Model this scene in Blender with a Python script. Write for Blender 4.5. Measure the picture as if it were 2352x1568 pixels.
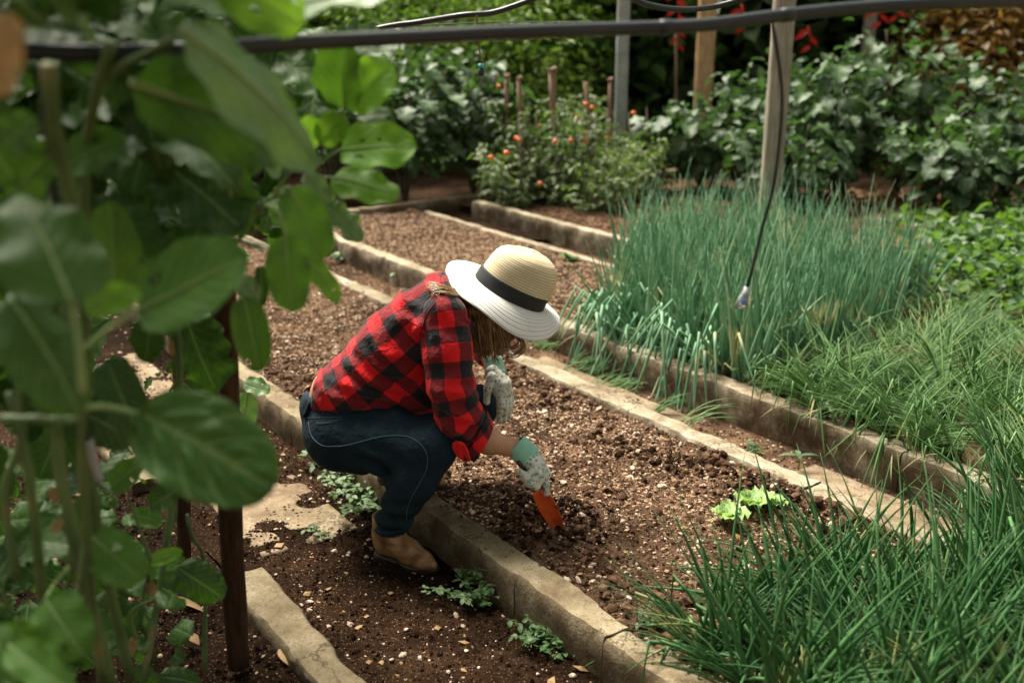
import bpy, math, random
import numpy as np
from mathutils import Vector, Matrix, noise as mnoise
from mathutils.bvhtree import BVHTree

R = random.Random(7)
NR = np.random.RandomState(7)
scene = bpy.context.scene
for o in list(bpy.data.objects):
    bpy.data.objects.remove(o)

# ------------------------------------------------------------------ camera
PITCH = math.atan(769 / 2400.0)
CAMH = 1.7
cam_d = bpy.data.cameras.new('camera')
cam_d.sensor_width = 36.0
cam_d.lens = 36.0 * 2400 / 2352
cam_d.clip_start = 0.05
cam_d.clip_end = 300
cam_d.dof.use_dof = True
cam_d.dof.focus_distance = 3.28
cam_d.dof.aperture_fstop = 2.0
cam = bpy.data.objects.new('camera', cam_d)
scene.collection.objects.link(cam)
cam.location = (0, 0, CAMH)
cam.rotation_euler = (math.pi / 2 - PITCH, 0, 0)
scene.camera = cam
# ------------------------------------------------------------------ light
SUN_EL, SUN_AZ = math.radians(58), math.radians(-34)      # azimuth from +Y towards +X
world = bpy.data.worlds.new("World")
scene.world = world
world.use_nodes = True
wn = world.node_tree
sky = wn.nodes.new('ShaderNodeTexSky')
sky.sky_type = 'NISHITA'
sky.sun_disc = False
sky.sun_elevation = SUN_EL
sky.sun_rotation = SUN_AZ
sky.air_density = 1.0
sky.dust_density = 4.0
sky.ozone_density = 0.6
hs = wn.nodes.new('ShaderNodeHueSaturation'); hs.inputs['Saturation'].default_value = 0.18      # bright haze, nearly colourless
wn.links.new(sky.outputs[0], hs.inputs['Color'])
wm = wn.nodes.new('ShaderNodeMix'); wm.data_type = 'RGBA'; wm.blend_type = 'MULTIPLY'; wm.inputs[0].default_value = 1.0
wm.inputs[7].default_value = (1.0, 0.96, 0.84, 1)
wn.links.new(hs.outputs[0], wm.inputs[6]); wn.links.new(wm.outputs[2], wn.nodes['Background'].inputs[0])
wn.nodes['Background'].inputs[1].default_value = 0.062
sun_d = bpy.data.lights.new('sun', 'SUN')
sun_d.energy = 4.2
sun_d.angle = math.radians(28)
sun_d.color = (1.0, 0.93, 0.80)
sun = bpy.data.objects.new('sun', sun_d)
scene.collection.objects.link(sun)
sd = Vector((math.sin(SUN_AZ) * math.cos(SUN_EL), math.cos(SUN_AZ) * math.cos(SUN_EL), math.sin(SUN_EL)))
sun.rotation_euler = sd.to_track_quat('Z', 'Y').to_euler()
scene.view_settings.view_transform = 'Standard'
scene.view_settings.look = 'None'
scene.view_settings.gamma = 1.0
scene.view_settings.use_curve_mapping = False
scene.view_settings.exposure = 1.4
scene.render.engine = 'CYCLES'
scene.cycles.max_bounces = 6
scene.cycles.transparent_max_bounces = 6

# ------------------------------------------------------------------ mapping helpers
CP, SP = math.cos(PITCH), math.sin(PITCH)
def ray(px, py):
    a = (px - 1176) / 2400.0; b = (784 - py) / 2400.0
    return Vector((a, CP + b * SP, -SP + b * CP))
def W(px, py, Y):
    d = ray(px, py); t = Y / d.y
    return Vector((d.x * t, Y, CAMH + d.z * t))
def G(px, py, z=0.0):
    d = ray(px, py); t = (z - CAMH) / d.z
    return Vector((d.x * t, d.y * t, z))
UD = Vector((-0.587, 0.8096, 0)); VD = Vector((0.8096, 0.587, 0))
def GV(u, v, z=0.0):
    return Vector((UD.x * u + VD.x * v, UD.y * u + VD.y * v, z))
def toUV(p):
    return (p.x * UD.x + p.y * UD.y, p.x * VD.x + p.y * VD.y)

# ------------------------------------------------------------------ object helpers
COL = scene.collection
def tag(o, label=None, cat=None, group=None, kind=None):
    if label: o['label'] = label
    if cat: o['category'] = cat
    if group: o['group'] = group
    if kind: o['kind'] = kind
    return o
def empty(name, loc, rz=0.0):
    o = bpy.data.objects.new(name, None); COL.objects.link(o)
    o.location = loc; o.rotation_euler = (0, 0, rz); o.empty_display_size = 0.05
    return o
def mesh(name, verts, faces, mats, smooth=True, uv=None, midx=None):
    me = bpy.data.meshes.new(name)
    if isinstance(verts, np.ndarray): verts = verts.tolist()
    if isinstance(faces, np.ndarray): faces = faces.tolist()
    me.from_pydata([tuple(v) for v in verts], [], faces)
    if not isinstance(mats, (list, tuple)): mats = [mats]
    for m in mats: me.materials.append(m)
    if smooth: me.polygons.foreach_set('use_smooth', [True] * len(me.polygons))
    if midx is not None: me.polygons.foreach_set('material_index', list(midx))
    if uv is not None:
        lay = me.uv_layers.new(name='UVMap')
        li = np.zeros(len(me.loops), dtype=np.int32); me.loops.foreach_get('vertex_index', li)
        lay.data.foreach_set('uv', np.asarray(uv, dtype=np.float32)[li].ravel())
    me.update()
    return me
def link(name, me, parent=None, loc=(0, 0, 0), rot=(0, 0, 0), scale=(1, 1, 1)):
    o = bpy.data.objects.new(name, me); COL.objects.link(o)
    if parent is not None: o.parent = parent
    o.location = loc; o.rotation_euler = rot; o.scale = scale
    return o
def wpart(name, verts, faces, mats, root, **k):
    """mesh given in world coordinates, linked under root"""
    v = np.asarray([tuple(q) for q in verts], dtype=float)
    if root is not None:
        base = root
        off = np.zeros(3)
        while base is not None:
            off += np.array(base.location); base = base.parent
        v = v - off
    return link(name, mesh(name, v, faces, mats, **k), root)
def copy_tree(o, parent=None):
    c = o.copy(); COL.objects.link(c)
    if parent is not None: c.parent = parent
    for ch in list(o.children): copy_tree(ch, c)
    return c

class MB:
    """collects geometry into one mesh"""
    def __init__(s): s.v = []; s.f = []; s.uv = []; s.m = []; s.n = 0
    def add(s, v, f, uv=None, mi=0):
        v = np.asarray(v, dtype=float).reshape(-1, 3)
        s.v.append(v); n = s.n
        s.f += [tuple(i + n for i in q) for q in f]
        s.m += [mi] * len(f)
        s.uv.append(np.asarray(uv, dtype=float) if uv is not None else np.zeros((len(v), 2)))
        s.n += len(v)
    def tube(s, pts, rad, k=6, mi=0, cap=True):
        pts = [Vector(p) for p in pts]; n = len(pts)
        if not hasattr(rad, '__len__'): rad = [rad] * n
        t0 = (pts[1] - pts[0]).normalized()
        ref = Vector((0, 0, 1)) if abs(t0.z) < 0.9 else Vector((1, 0, 0))
        a = t0.cross(ref).normalized(); vs = []; uv = []; L = 0
        for i in range(n):
            t = (pts[min(i + 1, n - 1)] - pts[max(i - 1, 0)])
            if t.length < 1e-9: t = t0
            t = t.normalized(); a = (a - t * a.dot(t))
            a = a.normalized() if a.length > 1e-6 else t.orthogonal().normalized()
            b = t.cross(a)
            if i: L += (pts[i] - pts[i - 1]).length
            for j in range(k):
                an = 2 * math.pi * j / k
                vs.append(pts[i] + (a * math.cos(an) + b * math.sin(an)) * rad[i]); uv.append((j / k, L))
        fs = []
        for i in range(n - 1):
            for j in range(k):
                fs.append((i * k + j, i * k + (j + 1) % k, (i + 1) * k + (j + 1) % k, (i + 1) * k + j))
        if cap:
            fs.append(tuple(range(k))[::-1]); fs.append(tuple(range((n - 1) * k, n * k)))
        s.add(vs, fs, uv, mi)
    def build(s, name, mats, parent=None, world=False, smooth=True):
        V = np.concatenate(s.v) if s.v else np.zeros((0, 3))
        me_uv = np.concatenate(s.uv)
        if world: return wpart(name, V, s.f, mats, parent, smooth=smooth, uv=me_uv, midx=s.m)
        return link(name, mesh(name, V, s.f, mats, smooth=smooth, uv=me_uv, midx=s.m), parent)
    def mesh(s, name, mats, smooth=True):
        return mesh(name, np.concatenate(s.v), s.f, mats, smooth=smooth, uv=np.concatenate(s.uv), midx=s.m)

def smooth_path(pts, sub=6):
    """Catmull-Rom"""
    P = [Vector(p) for p in pts]; P = [2 * P[0] - P[1]] + P + [2 * P[-1] - P[-2]]; out = []
    for i in range(1, len(P) - 2):
        for k in range(sub):
            t = k / sub; a, b, c, d = P[i - 1], P[i], P[i + 1], P[i + 2]
            out.append(0.5 * ((2 * b) + (c - a) * t + (2 * a - 5 * b + 4 * c - d) * t * t + (3 * b - a - 3 * c + d) * t ** 3))
    out.append(P[-2]); return out

# numpy value noise
def _h(i, j, k, seed):
    n = (i * 374761393 + j * 668265263 + k * 2147483647 % 4294967291 * 31 + seed * 974711) & 0xffffffff
    n = ((n ^ (n >> 13)) * 1274126177) & 0xffffffff
    return ((n ^ (n >> 16)) & 0xffff) / 65535.0
def vn3(x, y, z, seed=0):
    x = np.asarray(x, float); y = np.asarray(y, float) + 0 * x; z = np.asarray(z, float) + 0 * x
    i, j, k = np.floor(x).astype(np.int64), np.floor(y).astype(np.int64), np.floor(z).astype(np.int64)
    fx, fy, fz = x - i, y - j, z - k
    fx, fy, fz = [q * q * (3 - 2 * q) for q in (fx, fy, fz)]
    r = 0
    for a in (0, 1):
        for b in (0, 1):
            for c in (0, 1):
                r = r + _h(i + a, j + b, (k + c) * 7919, seed) * (fx if a else 1 - fx) * (fy if b else 1 - fy) * (fz if c else 1 - fz)
    return r * 2 - 1
def fbm(x, y, z=0.0, o=4, seed=0):
    r = 0; a = 1.0; s = 1.0
    for q in range(o):
        r = r + a * vn3(x * s, y * s, np.asarray(z) * s, seed + q); a *= 0.5; s *= 2.03
    return r

# ------------------------------------------------------------------ SDF modelling
def rcone(P, a, b, ra, rb):
    a = np.array(a); b = np.array(b); ba = b - a; L2 = ba.dot(ba) + 1e-12
    t = np.clip(((P - a) @ ba) / L2, 0, 1)
    d = P - a - t[..., None] * ba
    return np.sqrt((d * d).sum(-1)) - (ra + (rb - ra) * t)
def ell(P, c, r, ax=None):
    d = P - np.array(c)
    if ax is not None: d = d @ np.array(ax).T
    r = np.array(r); k = np.sqrt(((d / r) ** 2).sum(-1)); k2 = np.sqrt(((d / (r * r)) ** 2).sum(-1)) + 1e-9
    return k * (k - 1) / k2
def smin(a, b, k):
    h = np.clip(0.5 + 0.5 * (b - a) / k, 0, 1)
    return b * (1 - h) + a * h - k * h * (1 - h)
def sunion(lst, k):
    r = lst[0]
    for q in lst[1:]: r = smin(r, q, k)
    return r
def plane(P, pt, n):
    n = np.array(n, float); n = n / np.linalg.norm(n)
    return (P - np.array(pt)) @ n
def surfnets(fn, lo, hi, h):
    lo = np.array(lo, float); hi = np.array(hi, float)
    n = np.ceil((hi - lo) / h).astype(int) + 1
    ax = [lo[i] + h * np.arange(n[i]) for i in range(3)]
    Pg = np.stack(np.meshgrid(*ax, indexing='ij'), -1)
    V = fn(Pg); ins = V < 0
    nx, ny, nz = n
    acc = np.zeros((nx - 1, ny - 1, nz - 1, 3)); cnt = np.zeros((nx - 1, ny - 1, nz - 1))
    corners = [(a, b, c) for a in (0, 1) for b in (0, 1) for c in (0, 1)]
    def sl(c): return tuple(slice(c[i], n[i] - 1 + c[i]) for i in range(3))
    for c in corners:
        for d in range(3):
            if c[d]: continue
            e = list(c); e[d] = 1
            v0, v1 = V[sl(c)], V[sl(e)]
            m = (v0 < 0) != (v1 < 0)
            t = np.where(m, v0 / np.where(m, v0 - v1, 1), 0)
            p = [np.full(t.shape, float(c[i])) for i in range(3)]; p[d] = t
            for i in range(3): acc[..., i] += np.where(m, p[i], 0)
            cnt += m
    act = cnt > 0
    idx = -np.ones(act.shape, dtype=np.int64); idx[act] = np.arange(act.sum())
    cell = np.argwhere(act)
    verts = lo + h * (cell + acc[act] / cnt[act][:, None])
    faces = []
    for d in range(3):
        e1, e2 = [(1, 2), (2, 0), (0, 1)][d]
        s0 = [slice(None)] * 3; s1 = [slice(None)] * 3
        s0[d] = slice(0, n[d] - 1); s1[d] = slice(1, n[d])
        a, b = ins[tuple(s0)], ins[tuple(s1)]
        for flag in (True, False):
            q = np.argwhere((a & ~b) if flag else (~a & b))
            q = q[(q[:, e1] > 0) & (q[:, e2] > 0) & (q[:, e1] < n[e1] - 1) & (q[:, e2] < n[e2] - 1)]
            if len(q) == 0: continue
            def at(o1, o2):
                r = q.copy(); r[:, e1] -= o1; r[:, e2] -= o2
                return idx[r[:, 0], r[:, 1], r[:, 2]]
            fc = np.stack([at(1, 1), at(0, 1), at(0, 0), at(1, 0)], 1)
            faces.append(fc if flag else fc[:, ::-1])
    return verts, np.concatenate(faces)
# ------------------------------------------------------------------ materials
def nmat(name):
    m = bpy.data.materials.new(name); m.use_nodes = True
    nt = m.node_tree; return m, nt, nt.nodes['Principled BSDF']
def N(nt, typ, **k):
    n = nt.nodes.new(typ)
    for a, b in k.items(): setattr(n, a, b)
    return n
def noise(nt, vec, scale, detail=4, rough=0.6):
    n = N(nt, 'ShaderNodeTexNoise'); n.inputs['Scale'].default_value = scale
    n.inputs['Detail'].default_value = detail; n.inputs['Roughness'].default_value = rough
    if vec is not None: nt.links.new(vec, n.inputs['Vector'])
    return n
def ramp(nt, fac, stops):
    n = N(nt, 'ShaderNodeValToRGB'); cr = n.color_ramp
    while len(cr.elements) < len(stops): cr.elements.new(0.5)
    for e, (p, c) in zip(cr.elements, stops):
        e.position = p; e.color = (*c, 1) if len(c) == 3 else c
    nt.links.new(fac, n.inputs[0]); return n
def mix(nt, fac, a, b, mode='MIX'):
    n = N(nt, 'ShaderNodeMix', data_type='RGBA', blend_type=mode)
    for s, v in ((n.inputs[0], fac), (n.inputs[6], a), (n.inputs[7], b)):
        if isinstance(v, (int, float)): s.default_value = v
        elif isinstance(v, tuple): s.default_value = (*v, 1)
        else: nt.links.new(v, s)
    return n.outputs[2]
def mth(nt, op, a, b=None, c=None):
    n = N(nt, 'ShaderNodeMath', operation=op)
    for i, v in enumerate((a, b, c)):
        if v is None: continue
        if isinstance(v, (int, float)): n.inputs[i].default_value = v
        else: nt.links.new(v, n.inputs[i])
    return n.outputs[0]
def bump(nt, bsdf, h, strength=0.5, dist=0.01, prev=None):
    n = N(nt, 'ShaderNodeBump'); n.inputs['Strength'].default_value = strength; n.inputs['Distance'].default_value = dist
    nt.links.new(h, n.inputs['Height'])
    if prev is not None: nt.links.new(prev, n.inputs['Normal'])
    nt.links.new(n.outputs[0], bsdf.inputs['Normal']); return n.outputs[0]
def objco(nt): return N(nt, 'ShaderNodeTexCoord').outputs['Object']
def geoco(nt): return N(nt, 'ShaderNodeNewGeometry').outputs['Position']

def simple(name, stops, scale=8, rough=0.6, bscale=60, bstr=0.3, bdist=0.004, spec=0.5, world=False, detail=5):
    m, nt, b = nmat(name); co = geoco(nt) if world else objco(nt)
    n = noise(nt, co, scale, detail)
    r = ramp(nt, n.outputs[0], stops); nt.links.new(r.outputs[0], b.inputs['Base Color'])
    b.inputs['Roughness'].default_value = rough; b.inputs['Specular IOR Level'].default_value = spec
    if bstr:
        n2 = noise(nt, co, bscale, 4); bump(nt, b, n2.outputs[0], bstr, bdist)
    return m

def soil_mat(name, dark, mid, light, speck=True, spk=(0.36, 0.26, 0.18)):
    m, nt, b = nmat(name); co = geoco(nt)
    n1 = noise(nt, co, 5, 6, 0.7); n2 = noise(nt, co, 70, 5, 0.75); n3 = noise(nt, co, 1.2, 3)
    f = mth(nt, 'ADD', mth(nt, 'MULTIPLY', n1.outputs[0], 0.5), mth(nt, 'MULTIPLY', n2.outputs[0], 0.5))
    r = ramp(nt, f, [(0.36, dark), (0.5, mid), (0.66, light)])
    c = r.outputs[0]
    if speck:
        v = N(nt, 'ShaderNodeTexVoronoi'); v.inputs['Scale'].default_value = 150; nt.links.new(co, v.inputs['Vector'])
        sel = mth(nt, 'LESS_THAN', v.outputs['Distance'], 0.33)
        sc = N(nt, 'ShaderNodeSeparateColor'); nt.links.new(v.outputs['Color'], sc.inputs[0])
        sel2 = mth(nt, 'MULTIPLY', sel, mth(nt, 'GREATER_THAN', sc.outputs[0], 0.66))
        c = mix(nt, mth(nt, 'MULTIPLY', sel2, mth(nt, 'ADD', 0.35, sc.outputs[1])), c, spk)
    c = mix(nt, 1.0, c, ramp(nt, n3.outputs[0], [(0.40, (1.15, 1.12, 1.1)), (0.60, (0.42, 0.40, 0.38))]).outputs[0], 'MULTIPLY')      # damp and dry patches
    nt.links.new(c, b.inputs['Base Color']); b.inputs['Roughness'].default_value = 1.0
    b.inputs['Specular IOR Level'].default_value = 0.05
    bump(nt, b, n2.outputs[0], 1.0, 0.02)
    return m
M = {}
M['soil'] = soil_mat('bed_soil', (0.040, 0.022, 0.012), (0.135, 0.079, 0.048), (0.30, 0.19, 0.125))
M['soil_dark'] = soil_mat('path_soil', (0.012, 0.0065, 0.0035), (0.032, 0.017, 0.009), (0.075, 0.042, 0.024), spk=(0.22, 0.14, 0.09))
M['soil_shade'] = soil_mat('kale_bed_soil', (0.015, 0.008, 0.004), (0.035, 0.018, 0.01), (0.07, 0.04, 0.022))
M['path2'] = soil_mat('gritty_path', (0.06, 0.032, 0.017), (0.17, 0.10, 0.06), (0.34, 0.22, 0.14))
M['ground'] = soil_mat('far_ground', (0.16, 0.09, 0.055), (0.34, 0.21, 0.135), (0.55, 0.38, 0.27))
M['clod'] = simple('clods', [(0.3, (0.024, 0.013, 0.007)), (0.5, (0.088, 0.049, 0.029)), (0.7, (0.20, 0.122, 0.078))], 40, 0.95, 200, 0.8, 0.003, 0.1, True)
M['clod_light'] = simple('woody_bits', [(0.3, (0.20, 0.125, 0.078)), (0.5, (0.38, 0.26, 0.17)), (0.7, (0.58, 0.43, 0.30))], 60, 0.9, 200, 0.4, 0.002, 0.1, True)
M['pebble'] = simple('pebbles', [(0.3, (0.34, 0.235, 0.165)), (0.5, (0.50, 0.38, 0.29)), (0.72, (0.68, 0.58, 0.47))], 30, 0.75, 200, 0.3, 0.002, 0.3, True)

def concrete(name, base, dark, light, moss=0.5):
    m, nt, b = nmat(name); co = geoco(nt)
    n1 = noise(nt, co, 6, 8, 0.7); n2 = noise(nt, co, 120, 4, 0.7); n3 = noise(nt, co, 1.7, 4, 0.6)
    r = ramp(nt, n1.outputs[0], [(0.3, dark), (0.48, base), (0.68, light)])
    c = mix(nt, 0.45, r.outputs[0], ramp(nt, n2.outputs[0], [(0.3, (0.25, 0.25, 0.25)), (0.7, (1, 1, 1))]).outputs[0], 'MULTIPLY')
    s = ramp(nt, n3.outputs[0], [(0.46, (0, 0, 0)), (0.62, (1, 1, 1))])
    c = mix(nt, mth(nt, 'MULTIPLY', s.outputs[0], moss), c, (0.075, 0.068, 0.03))
    # earth stains on the sides, deepened to paint in their shade
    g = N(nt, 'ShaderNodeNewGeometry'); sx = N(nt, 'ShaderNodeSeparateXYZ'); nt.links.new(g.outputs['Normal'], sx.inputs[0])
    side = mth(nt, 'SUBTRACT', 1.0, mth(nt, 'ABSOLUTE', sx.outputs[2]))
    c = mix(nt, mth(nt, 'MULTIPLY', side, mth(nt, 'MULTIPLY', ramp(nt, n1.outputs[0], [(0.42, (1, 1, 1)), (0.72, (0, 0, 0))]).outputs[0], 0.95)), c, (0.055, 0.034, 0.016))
    vc = N(nt, 'ShaderNodeTexVoronoi', feature='DISTANCE_TO_EDGE'); vc.inputs['Scale'].default_value = 2.3
    nw = noise(nt, co, 9, 5, 0.7); sw = N(nt, 'ShaderNodeVectorMath', operation='SCALE'); sw.inputs[3].default_value = 0.22; nt.links.new(nw.outputs['Color'], sw.inputs[0])
    aw = N(nt, 'ShaderNodeVectorMath', operation='ADD'); nt.links.new(co, aw.inputs[0]); nt.links.new(sw.outputs[0], aw.inputs[1]); nt.links.new(aw.outputs[0], vc.inputs['Vector'])
    crk = mth(nt, 'LESS_THAN', vc.outputs['Distance'], 0.008)
    vp = N(nt, 'ShaderNodeTexVoronoi'); vp.inputs['Scale'].default_value = 130; nt.links.new(co, vp.inputs['Vector'])
    spc = N(nt, 'ShaderNodeSeparateColor'); nt.links.new(vp.outputs['Color'], spc.inputs[0])
    pit = mth(nt, 'MULTIPLY', mth(nt, 'LESS_THAN', vp.outputs['Distance'], 0.35), mth(nt, 'GREATER_THAN', spc.outputs[0], 0.78))
    c = mix(nt, mth(nt, 'MULTIPLY', pit, 0.6), c, (0.06, 0.045, 0.03)); c = mix(nt, mth(nt, 'MULTIPLY', crk, 0.75), c, (0.05, 0.035, 0.02))
    n7 = noise(nt, co, 3.2, 6, 0.75); c = mix(nt, mth(nt, 'MULTIPLY', ramp(nt, n7.outputs[0], [(0.52, (0, 0, 0)), (0.60, (1, 1, 1))]).outputs[0], 0.55), c, (0.10, 0.062, 0.034))
    nt.links.new(c, b.inputs['Base Color']); b.inputs['Roughness'].default_value = 0.9; b.inputs['Specular IOR Level'].default_value = 0.2
    v = N(nt, 'ShaderNodeTexVoronoi'); v.inputs['Scale'].default_value = 90; nt.links.new(co, v.inputs['Vector'])
    p = bump(nt, b, n2.outputs[0], 0.8, 0.004); bump(nt, b, n1.outputs[0], 0.6, 0.015, p)
    return m
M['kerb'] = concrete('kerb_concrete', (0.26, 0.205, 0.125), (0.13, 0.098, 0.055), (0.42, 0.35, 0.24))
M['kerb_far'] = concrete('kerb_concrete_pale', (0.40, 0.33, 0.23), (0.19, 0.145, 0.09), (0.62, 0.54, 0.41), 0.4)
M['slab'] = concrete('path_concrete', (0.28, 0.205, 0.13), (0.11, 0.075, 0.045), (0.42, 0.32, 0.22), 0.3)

def leafmat(name, c1, c2, vein, rough=0.45, trans=0.35, tcol=None, quilt=0.0, veins=7.0, vw=0.03, spec=0.5, svk=0.38):
    m, nt, b = nmat(name); out = nt.nodes['Material Output']
    uv = N(nt, 'ShaderNodeUVMap'); sx = N(nt, 'ShaderNodeSeparateXYZ'); nt.links.new(uv.outputs[0], sx.inputs[0])
    co = objco(nt); n1 = noise(nt, co, 14, 4); oi = N(nt, 'ShaderNodeObjectInfo')
    f = mth(nt, 'ADD', mth(nt, 'MULTIPLY', n1.outputs[0], 0.7), mth(nt, 'MULTIPLY', oi.outputs['Random'], 0.55))
    base = ramp(nt, f, [(0.3, c1), (0.85, c2)]).outputs[0]
    d = mth(nt, 'ABSOLUTE', mth(nt, 'SUBTRACT', sx.outputs[0], 0.5))          # 0 on midrib
    mid = mth(nt, 'SUBTRACT', 1.0, mth(nt, 'SMOOTH_MIN', mth(nt, 'DIVIDE', d, vw), 1.0, 0.1))
    ph = mth(nt, 'SUBTRACT', mth(nt, 'MULTIPLY', sx.outputs[1], veins), mth(nt, 'SUBTRACT', mth(nt, 'MULTIPLY', d, veins * 0.75), 0.5))
    fr = mth(nt, 'ABSOLUTE', mth(nt, 'SUBTRACT', mth(nt, 'FRACT', ph), 0.5))   # 0 at vein centre
    sv = mth(nt, 'SUBTRACT', 1.0, mth(nt, 'MINIMUM', mth(nt, 'DIVIDE', fr, 0.09), 1.0))
    vv = mth(nt, 'MAXIMUM', mth(nt, 'MAXIMUM', mid, 0.0), mth(nt, 'MULTIPLY', sv, svk))
    nv_ = N(nt, 'ShaderNodeTexVoronoi', feature='DISTANCE_TO_EDGE'); nv_.inputs['Scale'].default_value = 15; nt.links.new(uv.outputs[0], nv_.inputs['Vector'])
    net = mth(nt, 'MULTIPLY', mth(nt, 'LESS_THAN', nv_.outputs['Distance'], 0.05), 0.16)
    col = mix(nt, mth(nt, 'MAXIMUM', vv, net), base, vein)
    nsp = noise(nt, co, 38, 3, 0.6); col = mix(nt, mth(nt, 'MULTIPLY', ramp(nt, nsp.outputs[0], [(0.66, (0, 0, 0)), (0.72, (1, 1, 1))]).outputs[0], 0.6), col, tuple(0.5 * q + 0.5 * w for q, w in zip(c2, (0.35, 0.24, 0.06))))
    nt.links.new(col, b.inputs['Base Color']); b.inputs['Roughness'].default_value = rough; b.inputs['Specular IOR Level'].default_value = spec
    n2 = noise(nt, co, 60, 3); h = mth(nt, 'SUBTRACT', mth(nt, 'MULTIPLY', n2.outputs[0], 0.4), mth(nt, 'MULTIPLY', sv, 0.5))
    bump(nt, b, h, 0.35, 0.004)
    t = N(nt, 'ShaderNodeBsdfTranslucent')
    tc = mix(nt, 0.6, col, tcol or (0.25, 0.5, 0.04)); nt.links.new(tc, t.inputs[0])
    ms = N(nt, 'ShaderNodeMixShader'); ms.inputs[0].default_value = trans
    nt.links.new(b.outputs[0], ms.inputs[1]); nt.links.new(t.outputs[0], ms.inputs[2]); nt.links.new(ms.outputs[0], out.inputs[0])
    return m
M['kale'] = leafmat('kale_leaf_shaded', (0.015, 0.055, 0.006), (0.045, 0.125, 0.014), (0.24, 0.36, 0.12), 0.5, 0.22, (0.16, 0.4, 0.02), spec=0.35)  # dark copy for inner leaves, with deep shade put into the green
M['kale_quilt'] = leafmat('kale_leaf_quilted', (0.035, 0.105, 0.012), (0.07, 0.19, 0.03), (0.30, 0.44, 0.17), 0.5, 0.22, (0.16, 0.4, 0.02), spec=0.35, svk=0.75, vw=0.06, veins=4.5)
M['kale_mid'] = leafmat('kale_leaf_mid', (0.035, 0.105, 0.010), (0.085, 0.215, 0.026), (0.26, 0.40, 0.13), 0.55, 0.25, (0.2, 0.45, 0.02), spec=0.3)  # lit copy for the front leaves, brighter than the shaded green
M['kale_bright'] = leafmat('kale_leaf_bright', (0.10, 0.27, 0.015), (0.16, 0.37, 0.03), (0.30, 0.50, 0.12), 0.55, 0.4, (0.35, 0.65, 0.03), spec=0.3)
M['kale_pale'] = leafmat('kale_leaf_pale', (0.10, 0.22, 0.06), (0.21, 0.36, 0.14), (0.40, 0.50, 0.28), 0.42, 0.25, spec=0.45)
M['kale_brown'] = leafmat('kale_leaf_withered', (0.26, 0.14, 0.05), (0.50, 0.33, 0.15), (0.45, 0.30, 0.15), 0.7, 0.2, (0.5, 0.3, 0.1))
M['eggplant'] = leafmat('eggplant_leaf', (0.016, 0.045, 0.015), (0.09, 0.155, 0.068), (0.22, 0.32, 0.16), 0.5, 0.22, (0.12, 0.28, 0.03), spec=0.35)
M['lettuce'] = leafmat('lettuce_leaf', (0.20, 0.36, 0.09), (0.34, 0.50, 0.17), (0.55, 0.7, 0.35), 0.45, 0.35, (0.5, 0.75, 0.15))
M['bush'] = leafmat('bush_leaf', (0.03, 0.08, 0.014), (0.075, 0.16, 0.03), (0.1, 0.17, 0.06), 0.5, 0.3)
M['bush_yellow'] = leafmat('fern_leaf', (0.09, 0.17, 0.02), (0.24, 0.34, 0.045), (0.15, 0.25, 0.07), 0.55, 0.35)
M['bush_dark'] = leafmat('dark_leaf', (0.014, 0.04, 0.012), (0.035, 0.075, 0.02), (0.05, 0.09, 0.03), 0.45, 0.2)
M['croton'] = leafmat('orange_leaf', (0.14, 0.08, 0.012), (0.34, 0.18, 0.02), (0.3, 0.2, 0.06), 0.5, 0.3, (0.5, 0.3, 0.05))
M['tomato_leaf'] = leafmat('tomato_leaf', (0.035, 0.07, 0.018), (0.16, 0.20, 0.08), (0.15, 0.22, 0.10), 0.55, 0.28)
M['cover'] = leafmat('cover_leaf', (0.018, 0.06, 0.011), (0.045, 0.125, 0.022), (0.08, 0.16, 0.04), 0.5, 0.3)
M['weed'] = leafmat('weed_leaf', (0.05, 0.11, 0.035), (0.14, 0.22, 0.09), (0.25, 0.33, 0.17), 0.5, 0.3)
M['stem'] = simple('green_stem', [(0.3, (0.05, 0.10, 0.025)), (0.6, (0.12, 0.19, 0.06)), (0.75, (0.26, 0.17, 0.07))], 9, 0.55, 60, 0.2)
M['rib'] = simple('pale_leaf_rib', [(0.3, (0.16, 0.27, 0.08)), (0.7, (0.28, 0.40, 0.15))], 9, 0.55, 60, 0.2)
M['stem_dark'] = simple('woody_stem', [(0.3, (0.05, 0.05, 0.025)), (0.7, (0.13, 0.11, 0.06))], 9, 0.8, 60, 0.4)

def blade_mat(name, c1, c2, tip, rough=0.5):
    m, nt, b = nmat(name); out = nt.nodes['Material Output']
    uv = N(nt, 'ShaderNodeUVMap'); sx = N(nt, 'ShaderNodeSeparateXYZ'); nt.links.new(uv.outputs[0], sx.inputs[0])
    oi = N(nt, 'ShaderNodeObjectInfo'); co = geoco(nt); n1 = noise(nt, co, 9, 3)
    f = mth(nt, 'ADD', mth(nt, 'MULTIPLY', n1.outputs[0], 0.6), mth(nt, 'MULTIPLY', oi.outputs['Random'], 0.6))
    c = ramp(nt, f, [(0.25, c1), (0.9, c2)]).outputs[0]
    n3 = noise(nt, co, 4.5, 2)
    dry = mth(nt, 'MULTIPLY', ramp(nt, n3.outputs[0], [(0.60, (0, 0, 0)), (0.68, (1, 1, 1))]).outputs[0], 0.75)
    c = mix(nt, dry, c, tip)
    nt.links.new(c, b.inputs['Base Color']); b.inputs['Roughness'].default_value = rough; b.inputs['Specular IOR Level'].default_value = 0.3
    t = N(nt, 'ShaderNodeBsdfTranslucent'); nt.links.new(mix(nt, 0.5, c, (0.2, 0.4, 0.12)), t.inputs[0])
    ms = N(nt, 'ShaderNodeMixShader'); ms.inputs[0].default_value = 0.2
    nt.links.new(b.outputs[0], ms.inputs[1]); nt.links.new(t.outputs[0], ms.inputs[2]); nt.links.new(ms.outputs[0], out.inputs[0])
    return m
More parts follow.
